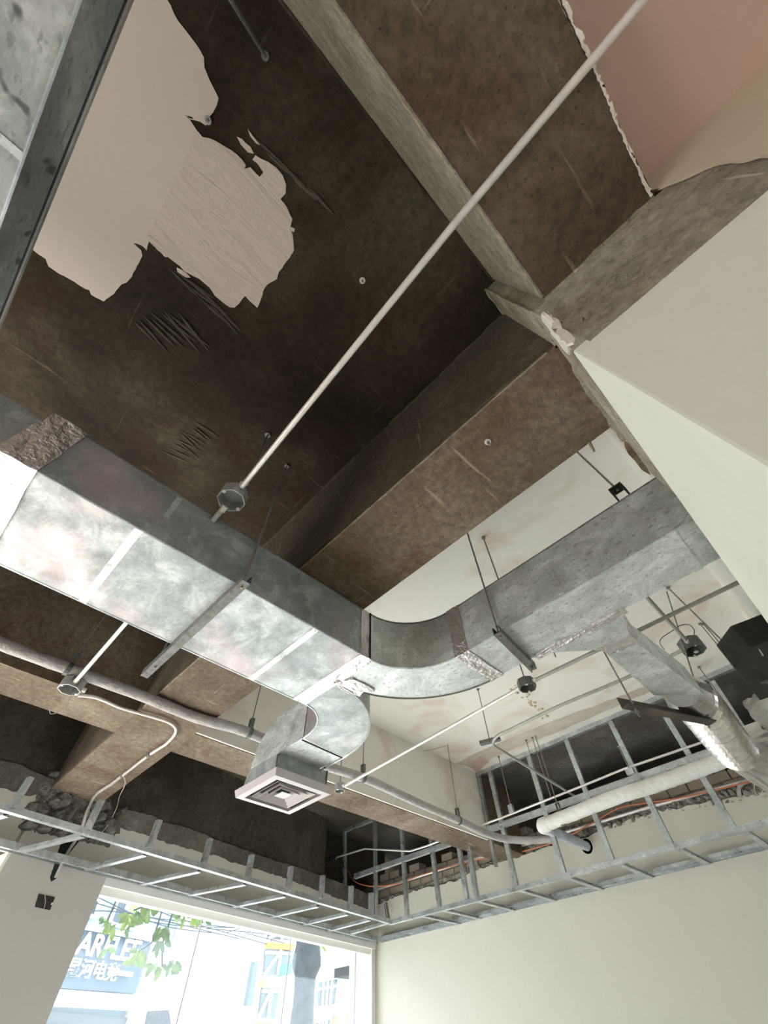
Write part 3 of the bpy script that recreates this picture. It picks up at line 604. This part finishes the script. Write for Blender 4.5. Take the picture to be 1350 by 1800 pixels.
conduit('flexible_conduit', 'grey flexible conduit dropping over the broken mortar into the chased slot', fx, .014, 'wrap')
conduit('wire', 'bare pale wire hanging down past the broken mortar to the frame', smooth([atz(216,1362,3.17), atz(220,1378,3.16), wf(210,1400,-.1), wf(205,1420,-.08), wf(190,1450,-.07), wf(176,1466,-.07)]), .003, 'plasteredge', 'wire', None, 6)
for q in [(262,1327)]: tag(MB().tube([atz(264,1325,zc-.001), atz(260,1329,zc-.001)], .0155, 8).make('conduit_coupling', 'steel'), 'dark coupling ring on the bent conduit under the beam', 'coupling')
# back box in the pier
bb = thing('wall_box', 'open black electrical back box sunk in the shaded pier', 'electrical box', wf(78,1585))
P = [wf(*q, -.004) for q in [(68,1571),(97,1577),(88,1600),(61,1594)]]; MB().prism(P, WN*.003).make('box_body', 'black', bb)
MB().tube([wf(79,1573,-.008), wf(80,1585,-.012), wf(77,1599,-.012)], .003, 6).make('wire', 'wire', bb); MB().tube([wf(91,1588,-.006), wf(92,1589,-.012)], .008, 8).make('lug', 'conduit', bb)

# conduits below the white bay
z1_ = 3.10
e0, e1, e2 = atz(606,1381,z1_), atz(912,1214,z1_), atz(1312,1017,z1_)
cb = atz(928,1210,z1_-.03)
conduit('conduit', 'straight conduit between the round box and the small box below the white beam', [e0, cb+V((0,.06,.03))], .0125)
conduit('conduit', 'straight conduit running behind the branch duct to the corner partition', [cb+V((0,-.06,.03)), e2, e2+V((0,-.2,0))], .0125, 'conduitshade')
octbox('dark junction box midway on the conduit below the white slab', cb, .062, .06, [V((0,1,0)), V((0,-1,0))], mat='steel')
ce = atz(597,1391,z1_-.03); octbox('small grey junction box hanging beside the square diffuser', ce, .05, .06, [V((0,-1,0))])
def rodthing(label, lo, hi, grp='hanging rods', r=.005):
    k = thing('hanging_rod', label, 'rod', lo, grp); MB().tube([lo, hi], r, 8).make('rod', 'rod', k)
    MB().tube([hi+V((0,0,-.012)), hi], .016, 8).make('anchor', 'rod', k); return k
rodthing('thin rod from slab to the small box beside the diffuser', ce+V((0,0,.06)), V((ce.x,ce.y,H)))
rodthing('thin rod from slab to the dark box midway on the conduit', cb+V((0,0,.06)), V((cb.x,cb.y,H)))
z2 = 3.38
c2p = smooth([atz(*q, z2) for q in [(1205,1140),(1100,1192),(985,1240),(900,1281),(878,1291),(868,1301),(868,1310),(880,1318)]], 4)+[atz(1000,1393,z2), atz(1040,1418,z2)]
conduit('conduit', 'bent conduit making a sharp hook below the white slab', c2p, .0135, 'conduitshade')
co = atz(1222,1144,z2-.03); octbox('dusty junction box with a round knockout near the black air unit', co, .085, .085, [V((-1,0,0)), V((0,1,0))], mat='steel')
kb = MB().tube([co+V((.02,0,-.002)), co+V((.02,0,.004))], .016, 10).make('knockout', 'white', bpy.data.objects['junction_box.004'] if 'junction_box.004' in bpy.data.objects else None)
conduit('conduit', 'thick conduit from the branch duct down to the dusty junction box', [co+V((-.08,0,.05)), atz(1137,1050,z2+.02), atz(1100,1005,z2+.03)], .015, 'conduitshade')
conduit('wire', 'curled thin black wire above the dusty junction box', smooth([atz(*q, 3.5) for q in [(1168,1142),(1160,1130),(1165,1120),(1185,1107),(1195,1100),(1210,1098),(1220,1107),(1219,1122)]]), .003, 'black', 'wire', None, 6)
pp = atz(861,1303,z2+.03); rk = rodthing('thin rod carrying a small grey plate at the conduit hook', pp, V((pp.x,pp.y,H)))
MB().bar(atz(844,1307,z2+.02), atz(879,1298,z2+.02), .05, .03).make('plate', 'steel', rk)
pc = atx(898,1420,5.1); rk = rodthing('thin rod ending in a pear clamp on the long frame conduit', pc, V((pc.x,pc.y,H)))
b = MB(); b.box(pc.x-.02,pc.x+.02,pc.y-.03,pc.y+.03,pc.z-.05,pc.z+.03); b.make('clamp', 'stud', rk)
for (q, lb) in [((968,1400),'first thin rod over the white pipe elbow'),((955,1402),'second thinner rod over the white pipe elbow')]:
    p = atx(*q, 5.0); rodthing(lb, p, V((p.x,p.y,H)), r=.005)
p = atz(977,1155,3.2); rodthing('short rod stub below the branch duct beside the tapered takeoff', p, V((p.x,p.y,H)))
p = V((atz(467,100,H).x, atz(467,100,H).y, 2.9)); rodthing('pale thin rod hanging from the dark slab beside the peeled paint', p, V((p.x,p.y,H)), r=.007)
rodthing('rod from slab to the cable clamp on the black air unit', atz(1342,1197,3.02), atz(1173,1032,H), r=.006)
rodthing('left of two thin rods behind the dusty junction box', atz(1290,1168,3.2), atz(1230,1096,H)); rodthing('right of two thin rods behind the dusty junction box', atz(1296,1166,3.2), atz(1236,1096,H))
rodthing('thin rod crossing the upper stud near the foil hose', atz(1290,1256,3.1), atz(1228,1172,H))
# insulated pipes and clevises
ZP = 3.16
pp1 = [atz(-120,1078,ZP), atz(0,1131,ZP), atz(110,1172,ZP), atz(250,1223,ZP), atz(345,1261,ZP), atz(440,1289,ZP), atz(560,1342,ZP), atz(640,1368,ZP), atz(730,1409,ZP), atz(808,1443,ZP), atz(845,1461,ZP), atz(885,1474,ZP-.01), atz(930,1477,ZP-.03), atz(975,1475,ZP-.05), atz(1000,1476,ZP-.07)]
pp1 = [pp1[0]+(pp1[0]-pp1[1])*7]+pp1; pp1 = smooth(pp1, 6)
pipe = thing('insulated_pipe', 'long grey wrapped pipe running below the beams behind the wide duct', 'pipe', pp1[26])
MB().tube(pp1, [.037+random.uniform(-.0012,.0012) for _ in pp1], 16).make('pipe_wrap', 'wrap', pipe, True)
for i in range(8, len(pp1)-6, 9): MB().tube([pp1[i], pp1[i]+(pp1[i+1]-pp1[i]).normalized()*.012], .039, 16).make('tape_lap', 'wrap', pipe)
def clevis(label, c, r, top, strap=False):
    k = thing('pipe_hanger', label, 'pipe hanger', c, 'pipe hangers'); n = 14
    b = MB(); pts = [c+V((.0, r*math.sin(2*PI*i/n), r*math.cos(2*PI*i/n))) for i in range(n+1)]
    for a, d in zip(pts, pts[1:]): b.bar(a, d, .03, .004, up=(a-c))
    b.make('ring', 'steel', k); b = MB(); b.box(c.x-.015, c.x+.015, c.y-.02, c.y-.015, c.z+r*.8, c.z+r+.07); b.box(c.x-.015, c.x+.015, c.y+.015, c.y+.02, c.z+r*.8, c.z+r+.07); b.box(c.x-.015, c.x+.015, c.y-.02, c.y+.02, c.z+r+.066, c.z+r+.072); b.make('yoke', 'steel', k)
    MB().tube([c+V((0,0,r+.05)), V((c.x,c.y,top))], .005, 8).make('rod', 'rod', k)
clevis('pipe hanger on the grey pipe left of the junction box', atz(120,1176,ZP), .041, H); clevis('pipe hanger on the grey pipe left of the square diffuser', atz(438,1288,ZP), .041, H)
clevis('pipe hanger on the grey pipe just right of the round elbow', atz(638,1367,ZP), .041, H); clevis('pipe hanger on the grey pipe at the end of the white beam', atz(806,1442,ZP), .041, H)
conduit('wire', 'bent thin wire from the pipe rod across the white slab', [atz(735,1322,H-.03), atz(758,1318,H-.03), atz(785,1311,H-.02)], .003, 'rod', 'wire', None, 6)
ZW = 3.1
wp1 = smooth([atz(*q, ZW) for q in [(962,1448),(1000,1433),(1085,1400),(1140,1383),(1200,1362),(1270,1336),(1350,1306),(1440,1270)]], 8)
wpipe = thing('insulated_pipe', 'fat white wrapped pipe in front of the metal studs', 'pipe', wp1[12])
MB().tube(wp1, [.062+random.uniform(-.003,.003) for _ in wp1], 18).make('pipe_wrap', 'wrapwhite', wpipe, True)
e = wp1[0]; el = [e+V((0,-.02,0)), e+V((0,.03,0)), e+V((.005,.06,0)), e+V((.04,.085,-.0)), e+V((.10,.09,0)), e+V((.14,.09,0))]
MB().tube(el, [.066,.07,.07,.068,.06,.055], 16).make('elbow', 'wrapwhite', wpipe, True)
we = atx(1035,1489,RX+.03); MB().tube([e+V((.10,.09,0)), (e+V((.1,.09,0))).lerp(we,.4), we], [.052,.050,.048], 16).make('branch_pipe', 'wrapblue', wpipe, True)
MB().tube([we+V((-.052,0,0)), we+V((-.05,0,0))], .075, 14).make('wall_hole', 'dark', wr)
cc = wp1[6]; clevis('pipe hanger ring near the elbow of the fat white pipe', cc, .066, H)

# ------------------------------------------------------------------ galvanised stud framing
ZR = 2.72
def U(w, h, t=.0025): return [(-w/2,-h/2),(w/2,-h/2),(w/2,h/2),(w/2-t,h/2),(w/2-t,-h/2+t),(-w/2+t,-h/2+t),(-w/2+t,h/2),(-w/2,h/2)]
def Cst(w, h, t=.0025): return [(-w/2,-h/2),(w/2,-h/2),(w/2,-h/2+.012),(w/2-t,-h/2+.012),(w/2-t,-h/2+t),(.008,-h/2+t),(.004,-h/2+t+.006),(-.004,-h/2+t+.006),(-.008,-h/2+t),(-w/2+t,-h/2+t),(-w/2+t,h/2-t),(w/2-t,h/2-t),(w/2-t,h/2-.012),(w/2,h/2-.012),(w/2,h/2),(-w/2,h/2)]
def stud(b, p, q, up, w=.045, h=.03): b.sweep(Cst(w, h), p, q, up)
f0, f1 = atz(-60,1400,ZR), atz(683,1620,ZR); fd = (f1-f0).normalized()
f0 = f0-fd*2.2
fr = thing('soffit_frame', 'galvanised stud ladder frame along the wall above the street window', 'stud frame', (f0+f1)/2)
MB().sweep(U(.05,.04), f0, f1, V((0,0,1))).make('outer_rail', 'stud', fr)
g0, g1 = wp(-3.8, ZR+.02, -.03), wp(4.32, ZR+.02, -.03); MB().sweep(U(.055,.045), g0, g1, V((0,0,-1))).make('wall_rail', 'stud', fr)
MB().sweep(U(.05,.035), g0+V((0,0,.0))-WN*.055, g1-WN*.055, WN).make('wall_rail', 'stud', fr)
rg = [((12,1431),(-95,1460)),((147,1468),(37,1495)),((256,1501),(153,1527)),((351,1530),(250,1553)),((431,1553),(333,1572)),((501,1574),(410,1593)),((559,1592),(475,1611)),((611,1606),(534,1624)),((650,1616),(578,1635)),((683,1621),(617,1640))]
for a, c in rg: 
    b = MB(); stud(b, atz(*a, ZR+.004), atz(*c, ZR+.004), V((0,0,1)), .05, .028); b.make('rung', 'stud', fr)
for lo, hi in [((20,1421),(43,1370)),((153,1459),(172,1413)),((262,1491),(275,1450)),((357,1521),(365,1482)),((434,1547),(441,1509)),((506,1566),(509,1531)),((564,1580),(564,1548)),((616,1597),(616,1564)),((652,1608),(652,1578))]:
    P = atz(*lo, ZR); T = onvert(*hi, P); T.x += .0
    b = MB(); stud(b, P, P+V((0,0,max(.2, T.z-ZR))), fd, .055, .04); b.make('stud_stub', 'stud', fr)
# right-hand frame
fr2 = thing('soffit_frame', 'galvanised stud ladder frame with tall studs along the right wall', 'stud frame', (OX, 2.5, ZR))
yA, yB = 5.28, -1.2
MB().sweep(U(.05,.04), V((OX,yA,ZR)), V((OX,yB,ZR)), V((0,0,1))).make('outer_rail', 'stud', fr2)
MB().sweep(U(.055,.045), V((RX-.05,6.25,ZR+.02)), V((RX-.05,yB,ZR+.02)), V((0,0,-1))).make('wall_rail', 'stud', fr2)
MB().sweep(U(.05,.03), V((RX-.13,6.2,ZR+.02)), V((RX-.13,yB,ZR+.02)), V((0,0,-1))).make('wall_rail', 'stud', fr2)
ys = [4.75, 4.39, 3.85, 3.26, 2.65, 2.06, 1.46, .87, .28, -.3]
for y in ys: 
    b = MB(); stud(b, V((OX,y,ZR+.004)), V((RX-.03,y,ZR+.004)), V((0,0,1)), .05, .028); b.make('rung', 'stud', fr2)
ST = [((716,1614),(705,1440)),((773,1596),(752,1430)),((821,1581),(805,1475)),((838,1577),(823,1478)),((908,1558),(861,1356)),((992,1536),(928,1325)),((1077,1514),(994,1296)),((1181,1488),(1070,1262)),((1290,1456),(1163,1247)),((1400,1425),(1252,1198))]
for lo, hi in ST:
    b = MB(); stud(b, atx(*lo, OX), atx(*hi, OX), V((1,0,0)), .055, .04); b.make('stud', 'stud', fr2)
for lo, hi in [((661,1613),(659,1440)),((606,1556),(606,1461)),((682,1616),(677,1587))]:
    X = OX if lo[0] > 640 else OX
    P = atx(*lo, X); T = atx(*hi, X); b = MB(); stud(b, P, T, V((0,1,0)), .05, .04); b.make('stud', 'stud', fr2)
MB().sweep(U(.05,.045), atx(604,1461,OX), atx(660,1439,OX), V((0,0,1))).make('upper_rail', 'stud', fr2)
MB().sweep(U(.05,.055), V((OX,6.0,3.31)), V((OX,yB,3.31)), V((0,0,1))).make('middle_rail', 'stud', fr2)
MB().sweep(U(.05,.05), V((OX,3.5,H-.025)), V((OX,-.3,H-.025)), V((0,0,-1))).make('ceiling_rail', 'stud', fr2)
b = MB(); stud(b, V((OX,3.47,2.95)), V((OX,3.47,H)), V((0,1,0))); b.make('stud', 'stud', fr2)
# conduits and cables along the right wall
conduit('conduit', 'slim conduit bending along the middle rail of the right stud frame', [atx(*q, 5.18) for q in [(592,1507),(641,1492),(721,1496),(750,1487),(822,1459),(883,1437),(1025,1381),(1096,1352),(1257,1297),(1400,1245)]], .011)
sb = atx(590,1508,5.18); octbox('dark corner box where the slim conduit leaves the lintel', sb+V((-.05,.02,-.03)), .05, .05, [V((1,0,0))], mat='black')
conduit('conduit', 'pale conduit clipped along the broken brick course of the right wall', [atx(*q, RX-.03) for q in [(664,1563),(744,1538),(822,1513),(892,1494),(1061,1443),(1137,1420),(1350,1362),(1420,1340)]], .017)
conduit('cable', 'orange cable along the brick course of the right wall', smooth([atx(*q, RX-.06) for q in [(744,1537),(799,1521),(839,1511),(892,1503),(954,1487),(1000,1470),(1057,1437),(1092,1419),(1140,1411),(1194,1403),(1260,1388),(1350,1366)]], 4), .007, 'copper', 'cable', None, 6)
conduit('cable', 'pinkish cable looping from the corner box to the brick course', smooth([atx(*q, 5.5) for q in [(596,1516),(612,1532),(622,1548),(640,1556),(664,1558),(700,1553),(740,1538)]], 4), .006, 'copper', 'cable', None, 6)
conduit('flexible_conduit', 'short grey hose looping out of the broken bricks', smooth([atx(*q, RX-.04) for q in [(1300,1400),(1299,1385),(1306,1376),(1325,1370),(1352,1366)]], 4), .02, 'wrap')
conduit('wire', 'pale thread hanging under the foil hose', smooth([atx(*q, 5.9) for q in [(1319,1350),(1325,1370),(1327,1392),(1335,1398),(1347,1378)]], 4), .003, 'plasteredge', 'wire', None, 6)
rc = atx(1108,1356,5.12); k = rodthing('short rod with a strut clip on the slim frame conduit', rc, rc+V((0,0,.25)))
b = MB(); b.box(rc.x-.03,rc.x+.01,rc.y-.04,rc.y+.04,rc.z-.03,rc.z+.02); b.make('strut_clip', 'stud', k)
conduit('flexible_conduit', 'grey hose hanging behind the studs near the black air unit', smooth([atx(*q, 5.5) for q in [(1276,1250),(1283,1272),(1300,1280),(1315,1285),(1330,1290)]], 4), .02, 'wrap')
# black air unit, right edge
au = thing('air_unit', 'black sheet-steel air unit hanging at the upper end of the wrapped pipe', 'air unit', atz(1330,1200,3.0))
P = [atz(*q, 3.02) for q in [(1290,1172),(1318,1138),(1352,1126),(1420,1100),(1450,1190),(1345,1242)]]
MB().prism(P, (0,0,.17)).make('casing', 'black', au, False, .01)
MB().tube([atz(1338,1200,3.0), atz(1345,1197,3.0), atz(1352,1200,3.0)], .012, 8).make('cable_clamp', 'steel', au); MB().prism([atz(*q, 3.015) for q in [(1333,1140),(1337,1143),(1343,1153),(1340,1153)]], (0,0,.004)).make('label_sticker', 'white', au)
cl = [atz(*q, 3.0) for q in [(1316,1252),(1340,1236),(1420,1205),(1440,1290),(1352,1290)]]
sh = thing('plastic_sheet', 'white protective sheet wrapped below the black air unit', 'sheet', cl[0]); b = MB(); b.prism(cl, (0,0,.07)); crinkle(b.make('sheet', 'wrapwhite', sh), 9, .012, 4)
# small fixings
for q, zz, lb in [((637,493),H,'small anchor hook in the dark slab right of the peeled paint'),((857,776),HB,'small round anchor in the rusty underside of the bare beam'),((366,212),H,'small screw anchor at the torn edge of the peeled paint')]:
    p = atz(*q, zz); k = thing('anchor_bolt', lb, 'bolt', p, 'anchor bolts'); MB().tube([p, p+V((0,0,-.006))], .016, 10).make('washer', 'conduit', k); MB().tube([p+V((0,0,-.004)), p+V((.004,0,-.03))], .006, 6).make('shank', 'rod', k)
p = atz(1036,778,HB); k = thing('rusty_nail', 'rusty nail sticking down from the beam edge over the white slab', 'nail', p); MB().tube([p, p+V((.02,.01,-.05))], [.008,.005], 6).make('shank', 'brick', k)

# ------------------------------------------------------------------ street outside
struct(MB().box(-40, 60, 6.6, 45, -.15, -.02).make('pavement', 'asphalt'))
def fc(x, y, d): return wf(x, y, d)
def face(px, d, t=.1): return MB().prism([fc(*q, d) for q in px], WN*t)
DF = 13.0
blg = thing('shop_building', 'pale blue shop building with navy sign board across the street', 'building', wp(4, 0, DF))
MB().hexa([wp(s,z,d) for s,z,d in [(-14,0,DF),(9.9,0,DF),(9.9,0,DF+6),(-14,0,DF+6),(-14,7.2,DF),(9.9,7.2,DF),(9.9,7.2,DF+6),(-14,7.2,DF+6)]]).make('wall', 'out_blue', blg)
for px, mt in [([(212,1568),(229,1572),(213,1629),(193,1622)],'out_glass'),([(232,1574),(250,1578),(236,1634),(214,1628)],'out_green'),([(330,1644),(350,1634),(344,1656),(322,1648)],'out_glass'),([(160,1580),(176,1582),(166,1612),(150,1608)],'out_glass')]:
    f = face(px, DF-.06, .07).make('window', mt, blg)
    c = sum((fc(*q, DF-.07) for q in px), V())/4; k = MB(); q4 = [fc(*q, DF-.09) for q in px]
    for a, e in zip(q4, q4[1:]+q4[:1]): k.bar(a, e, .08, .08)
    k.make('window_frame', 'out_steel', f)
face([(120,1620),(280,1648),(350,1662),(349,1668),(275,1656),(118,1628)], DF-.5, .5).make('ledge', 'out_white', blg)
face([(90,1738),(250,1750),(246,1775),(85,1766)], DF-.6, .6).make('canopy', 'out_white', blg)
face([(268,1658),(352,1668),(310,1830),(215,1830)], DF-.3, .3).make('white_panel', 'out_white', blg)
face([(60,1775),(230,1790),(225,1850),(50,1850)], DF-.2, .2).make('shop_front', 'out_glass', blg)
face([(262,1777),(297,1775),(302,1806),(256,1806)], DF-.75, .1).make('shutter', 'bark', blg)
sg = thing('sign_board', 'navy shop sign with white lettering beyond the window', 'sign', fc(190,1690,DF-.4))
face([(128,1622),(265,1650),(237,1746),(95,1736)], DF-.4, .15).make('board', 'out_sign', sg)
def text(tx, x, y, size, d, par, sx=1.0, off=.012):
    cu = bpy.data.curves.new('lettering', 'FONT'); cu.body = tx; cu.size = size; cu.extrude = .025; cu.offset = off
    t = bpy.data.objects.new('lettering_curve', cu); C.objects.link(t); bpy.context.view_layer.update()
    me = bpy.data.meshes.new_from_object(t.evaluated_get(bpy.context.evaluated_depsgraph_get())); bpy.data.objects.remove(t)
    me.materials.clear(); me.materials.append(M['letter']); o = bpy.data.objects.new('lettering', me); C.objects.link(o); o.parent = par; p = fc(x, y, d)-ORG[par.name]
    xa = WU; za = -WN; ya = V((0,0,1)); o.matrix_local = Matrix(((xa.x*sx,ya.x,za.x,p.x),(xa.y*sx,ya.y,za.y,p.y),(xa.z*sx,ya.z,za.z,p.z),(0,0,0,1))); return o
text('ARFLEE', 131, 1676, .66, DF-.44, sg, .98); text('星河电竞', 112, 1712, .40, DF-.44, sg, 1.05, .004)
face([(199,1704),(235,1709),(233,1716),(197,1711)], DF-.6, .2).make('light_bar', 'out_white', sg)
b2 = thing('white_building', 'blank white building in the middle of the street view', 'building', wp(12, 0, DF+1))
MB().hexa([wp(s,z,d) for s,z,d in [(9.95,0,DF-.2),(14.5,0,DF-.2),(14.5,0,DF+6),(9.95,0,DF+6),(9.95,7.2,DF-.2),(14.5,7.2,DF-.2),(14.5,7.2,DF+6),(9.95,7.2,DF+6)]]).make('wall', 'out_white', b2)
face([(447,1690),(454,1690),(444,1768),(434,1768)], DF-.6, .2).make('window', 'out_glass', b2)
face([(365,1782),(430,1780),(440,1795),(365,1792)], DF-1.2, .7).make('canopy', 'out_steel', b2)
b3 = thing('scaffold_building', 'white building with braced glass bays and orange band behind the tree trunk', 'building', wp(16, 0, DF+.5))
MB().hexa([wp(s,z,d) for s,z,d in [(14.55,0,DF-.2),(16.9,0,DF-.2),(16.9,0,DF+6),(14.55,0,DF+6),(14.55,7.2,DF-.2),(16.9,7.2,DF-.2),(16.9,7.2,DF+6),(14.55,7.2,DF+6)]]).make('wall', 'out_white', b3)
for px in [[(474,1634),(512,1640),(514,1652),(472,1650)],[(468,1669),(515,1672),(507,1714),(464,1714)],[(462,1736),(491,1737),(484,1790),(455,1788)]]:
    f = face(px, DF-.3, .12).make('window', 'out_glass', b3); q4 = [fc(*q, DF-.34) for q in px]; k = MB()
    k.bar(q4[0].lerp(q4[1],.55), q4[3].lerp(q4[2],.55), .1, .06, up=WN); k.bar(q4[3], q4[0].lerp(q4[1],.55), .1, .06, up=WN); k.bar(q4[0].lerp(q4[3],.12), q4[1].lerp(q4[2],.12), .08, .06, up=WN); k.make('brace', 'out_white', f)
face([(472,1656),(518,1660),(516,1670),(470,1667)], DF-.4, .2).make('orange_band', 'out_orange', b3); face([(462,1723),(470,1723),(468,1734),(460,1734)], DF-.4, .2).make('orange_band', 'out_orange', b3)
face([(496,1697),(514,1693),(512,1712),(494,1716)], DF-.5, .2).make('teal_sign', 'out_teal', b3); face([(455,1796),(480,1796),(478,1808),(452,1808)], DF-.5, .2).make('orange_band', 'out_orange', b3)
b4 = thing('corner_building', 'white building with barred windows and brick red bands right of the trunk', 'building', wp(25, 0, DF-2))
MB().hexa([wp(s,z,d) for s,z,d in [(17,0,DF-.3),(36,0,DF-6),(36,0,DF+3),(17,0,DF+6),(17,7.2,DF-.3),(36,7.2,DF-6),(36,7.2,DF+3),(17,7.2,DF+6)]]).make('wall', 'out_white', b4)
n4 = (wp(36,0,DF-6)-wp(17,0,DF-.3)).cross(V((0,0,1))).normalized(); p4 = wp(17,0,DF-.3)
if n4.dot(CAM-p4) < 0: n4 = -n4
def f4(px, off, t): return MB().prism([atp(x, y, p4+n4*off, n4) for x, y in px], -n4*t)
for px in [[(557,1728),(595,1720),(590,1764),(556,1769)],[(618,1715),(653,1708),(653,1754),(618,1758)],[(502,1740),(514,1738),(512,1774),(499,1777)],[(552,1800),(582,1792),(580,1840),(550,1840)],[(617,1785),(653,1776),(653,1830),(617,1830)]]:
    f = f4(px, .06, .08).make('window', 'out_glass', b4); q4 = [atp(x, y, p4+n4*.1, n4) for x, y in px]; k = MB()
    for t in (0, .3, .5, .7, 1): k.bar(q4[0].lerp(q4[1],t), q4[3].lerp(q4[2],t), .08, .06, up=n4)
    k.bar(q4[0].lerp(q4[3],.3), q4[1].lerp(q4[2],.3), .07, .05, up=n4); k.make('window_bars', 'out_steel', f)
for px in [[(545,1776),(656,1749),(656,1752),(545,1779)],[(545,1794),(656,1770),(656,1772),(545,1796)]]: f4(px, .15, .15).make('red_band', 'out_red', b4)
for px in [[(551,1792),(556,1791),(552,1840),(546,1840)],[(588,1785),(594,1784),(592,1840),(585,1840)],[(612,1780),(617,1779),(616,1840),(610,1840)]]: f4(px, .12, .12).make('brick_pier', 'out_orange', b4)
# tree
tk = [((543,1600),17),((542,1640),19),((541,1662),21),((539,1685),25),((539,1700),25),((537,1716),19),((535,1740),18),((533,1770),19),((530,1800),21),((524,1850),23)]
pts = [fc(*q, 3.2) for q, r in tk]; tree = thing('street_tree', 'grey tree trunk with a swollen burl outside the window', 'tree', V((pts[-1].x, pts[-1].y, 0)))
dep = [(p-CAM).dot(fw) for p in pts]; MB().tube(pts+[V((pts[-1].x, pts[-1].y, -.05))], [r*d/F for (q, r), d in zip(tk, dep)]+[.3], 18).make('trunk', 'bark', tree, True)
def leaf(b, p, s):
    d = V((random.uniform(-1,1), random.uniform(-.5,.5), random.uniform(-1.2,-.1))).normalized(); a = d.cross(V((random.uniform(-.3,.3),-1,random.uniform(-.3,.3)))).normalized()
    b.add([p, p+d*s*.35+a*s*.22, p+d*s*.75+a*s*.17, p+d*s, p+d*s*.75-a*s*.17, p+d*s*.35-a*s*.22, p+d*s*.5+a.cross(d)*s*.06], [(0,1,6),(1,2,6),(2,3,6),(3,4,6),(4,5,6),(5,0,6)])
bp = pts[0]; MB().tube(smooth([bp+V((0,0,-.3)), bp+V((-.2,-.1,.25)), wp(4.5, 3.9, 2.9), wp(2.2, 4.15, 2.6), wp(.6, 4.2, 2.6)], 5), [.09-.0034*i for i in range(21)], 9).make('bough', 'bark', tree, True)
random.seed(11)
def spray(label, stem, cl, d):
    t = thing('tree_branch', label, 'branch', fc(*stem[-1], d), 'leafy twigs outside the window')
    p0 = fc(*stem[0], d); up_ = V((p0.x, p0.y, 0)); sj = max(.62, min(4.5, (p0-wp(0,0,0)).dot(WU))); MB().tube([wp(sj, 4.18, 2.6)]+[fc(*q, d) for q in stem], .012, 6).make('twig', 'bark', t)
    for (x, y, r, n) in cl:
        for i in range(n):
            b = MB(); leaf(b, fc(x+random.gauss(0,r*.5), y+random.gauss(0,r*.5), d+random.uniform(-.1,.1)), random.uniform(.11,.18)); b.make('leaf', 'leaf', t)
spray('leafy twig under the window header above the sign', [(285,1560),(262,1590),(235,1600)], [(262,1590,12,10),(232,1613,12,12),(248,1600,10,6)], 2.4)
spray('leafy twig hanging in front of the white wall', [(320,1560),(305,1600),(285,1660),(285,1700)], [(288,1635,9,10),(284,1655,8,8),(276,1696,9,7),(300,1695,10,8),(308,1688,6,4)], 2.2)
spray('yellowish leafy twig over the end of the sign lettering', [(268,1655),(255,1665),(238,1675)], [(248,1672,9,10),(238,1682,9,8)], 2.6)
spray('sparse leafy twig at the left edge of the sign', [(215,1560),(190,1615),(188,1640)], [(186,1612,6,5),(203,1628,6,4),(188,1668,6,5)], 2.9)
spray('pale leafy twig below the header right of the sign', [(345,1575),(320,1598),(352,1610)], [(322,1600,11,12),(352,1612,8,8)], 2.7)
spray('dark leafy twig behind the tree trunk top', [(560,1630),(572,1660)], [(568,1655,8,9),(562,1665,5,4)], 3.6)
# wires and pole
wl = [((140,1556),(300,1590),(360,1608)),((150,1582),(260,1612),(360,1622)),((160,1572),(280,1625),(372,1640)),((150,1600),(240,1608),(420,1650)),((230,1572),(300,1610),(470,1660)),((250,1618),(330,1628),(470,1632)),((360,1626),(430,1632),(520,1642)),((362,1632),(450,1640),(525,1650)),((395,1640),(440,1628),(475,1630)),((430,1640),(470,1650),(500,1658)),((450,1620),(480,1645),(500,1632)),((180,1630),(210,1580),(212,1560))]
for i, wv in enumerate(wl):
    side = ['topmost street cable, entering at the pier and ending under the header', 'street cable running from the pier edge just below the topmost one', 'street cable sagging across the leaves from the pier to the pole', 'long street cable from the pier reaching past the pole', 'street cable from the header over the leaves to the orange band', 'flat street cable from the leaves past the pole', 'street cable starting at the pole and passing above the orange band', 'lowest street cable starting at the pole and reaching the trunk', 'short arched street cable right of the pole', 'short sagging street cable left of the trunk', 'looped street cable hanging in front of the braced glass', 'upright dropped cable in front of the sign board'][i]
    tag(MB().tube(smooth([fc(*q, 6.0+.05*i) for q in wv], 5), .010, 5).make('overhead_cable', 'cable'), side, 'cable', 'overhead cables')
pq = fc(377,1640,7); tag(MB().tube([V((pq.x,pq.y,-.02)), V((pq.x,pq.y,7))], .05, 10).make('utility_pole', 'out_steel'), 'thin pale utility pole carrying the street cables', 'pole')
lp = thing('street_lamp', 'pale blue lamp arm poking out right of the tree trunk', 'lamp', fc(563,1690,4)); q_ = fc(546,1692,4); MB().tube([V((q_.x,q_.y,-.02)), q_], .05, 8).make('pole', 'out_steel', lp); MB().tube([q_, fc(560,1689,4)], .03, 8).make('arm', 'out_steel', lp); MB().tube([fc(560,1689,4), fc(580,1682,4), fc(590,1680,4)], [.03,.03,.05], 8).make('arm', 'out_steel', lp); MB().tube([fc(586,1681,4), fc(594,1681,4)], [.06,.04], 8).make('lamp_head', 'out_steel', lp)
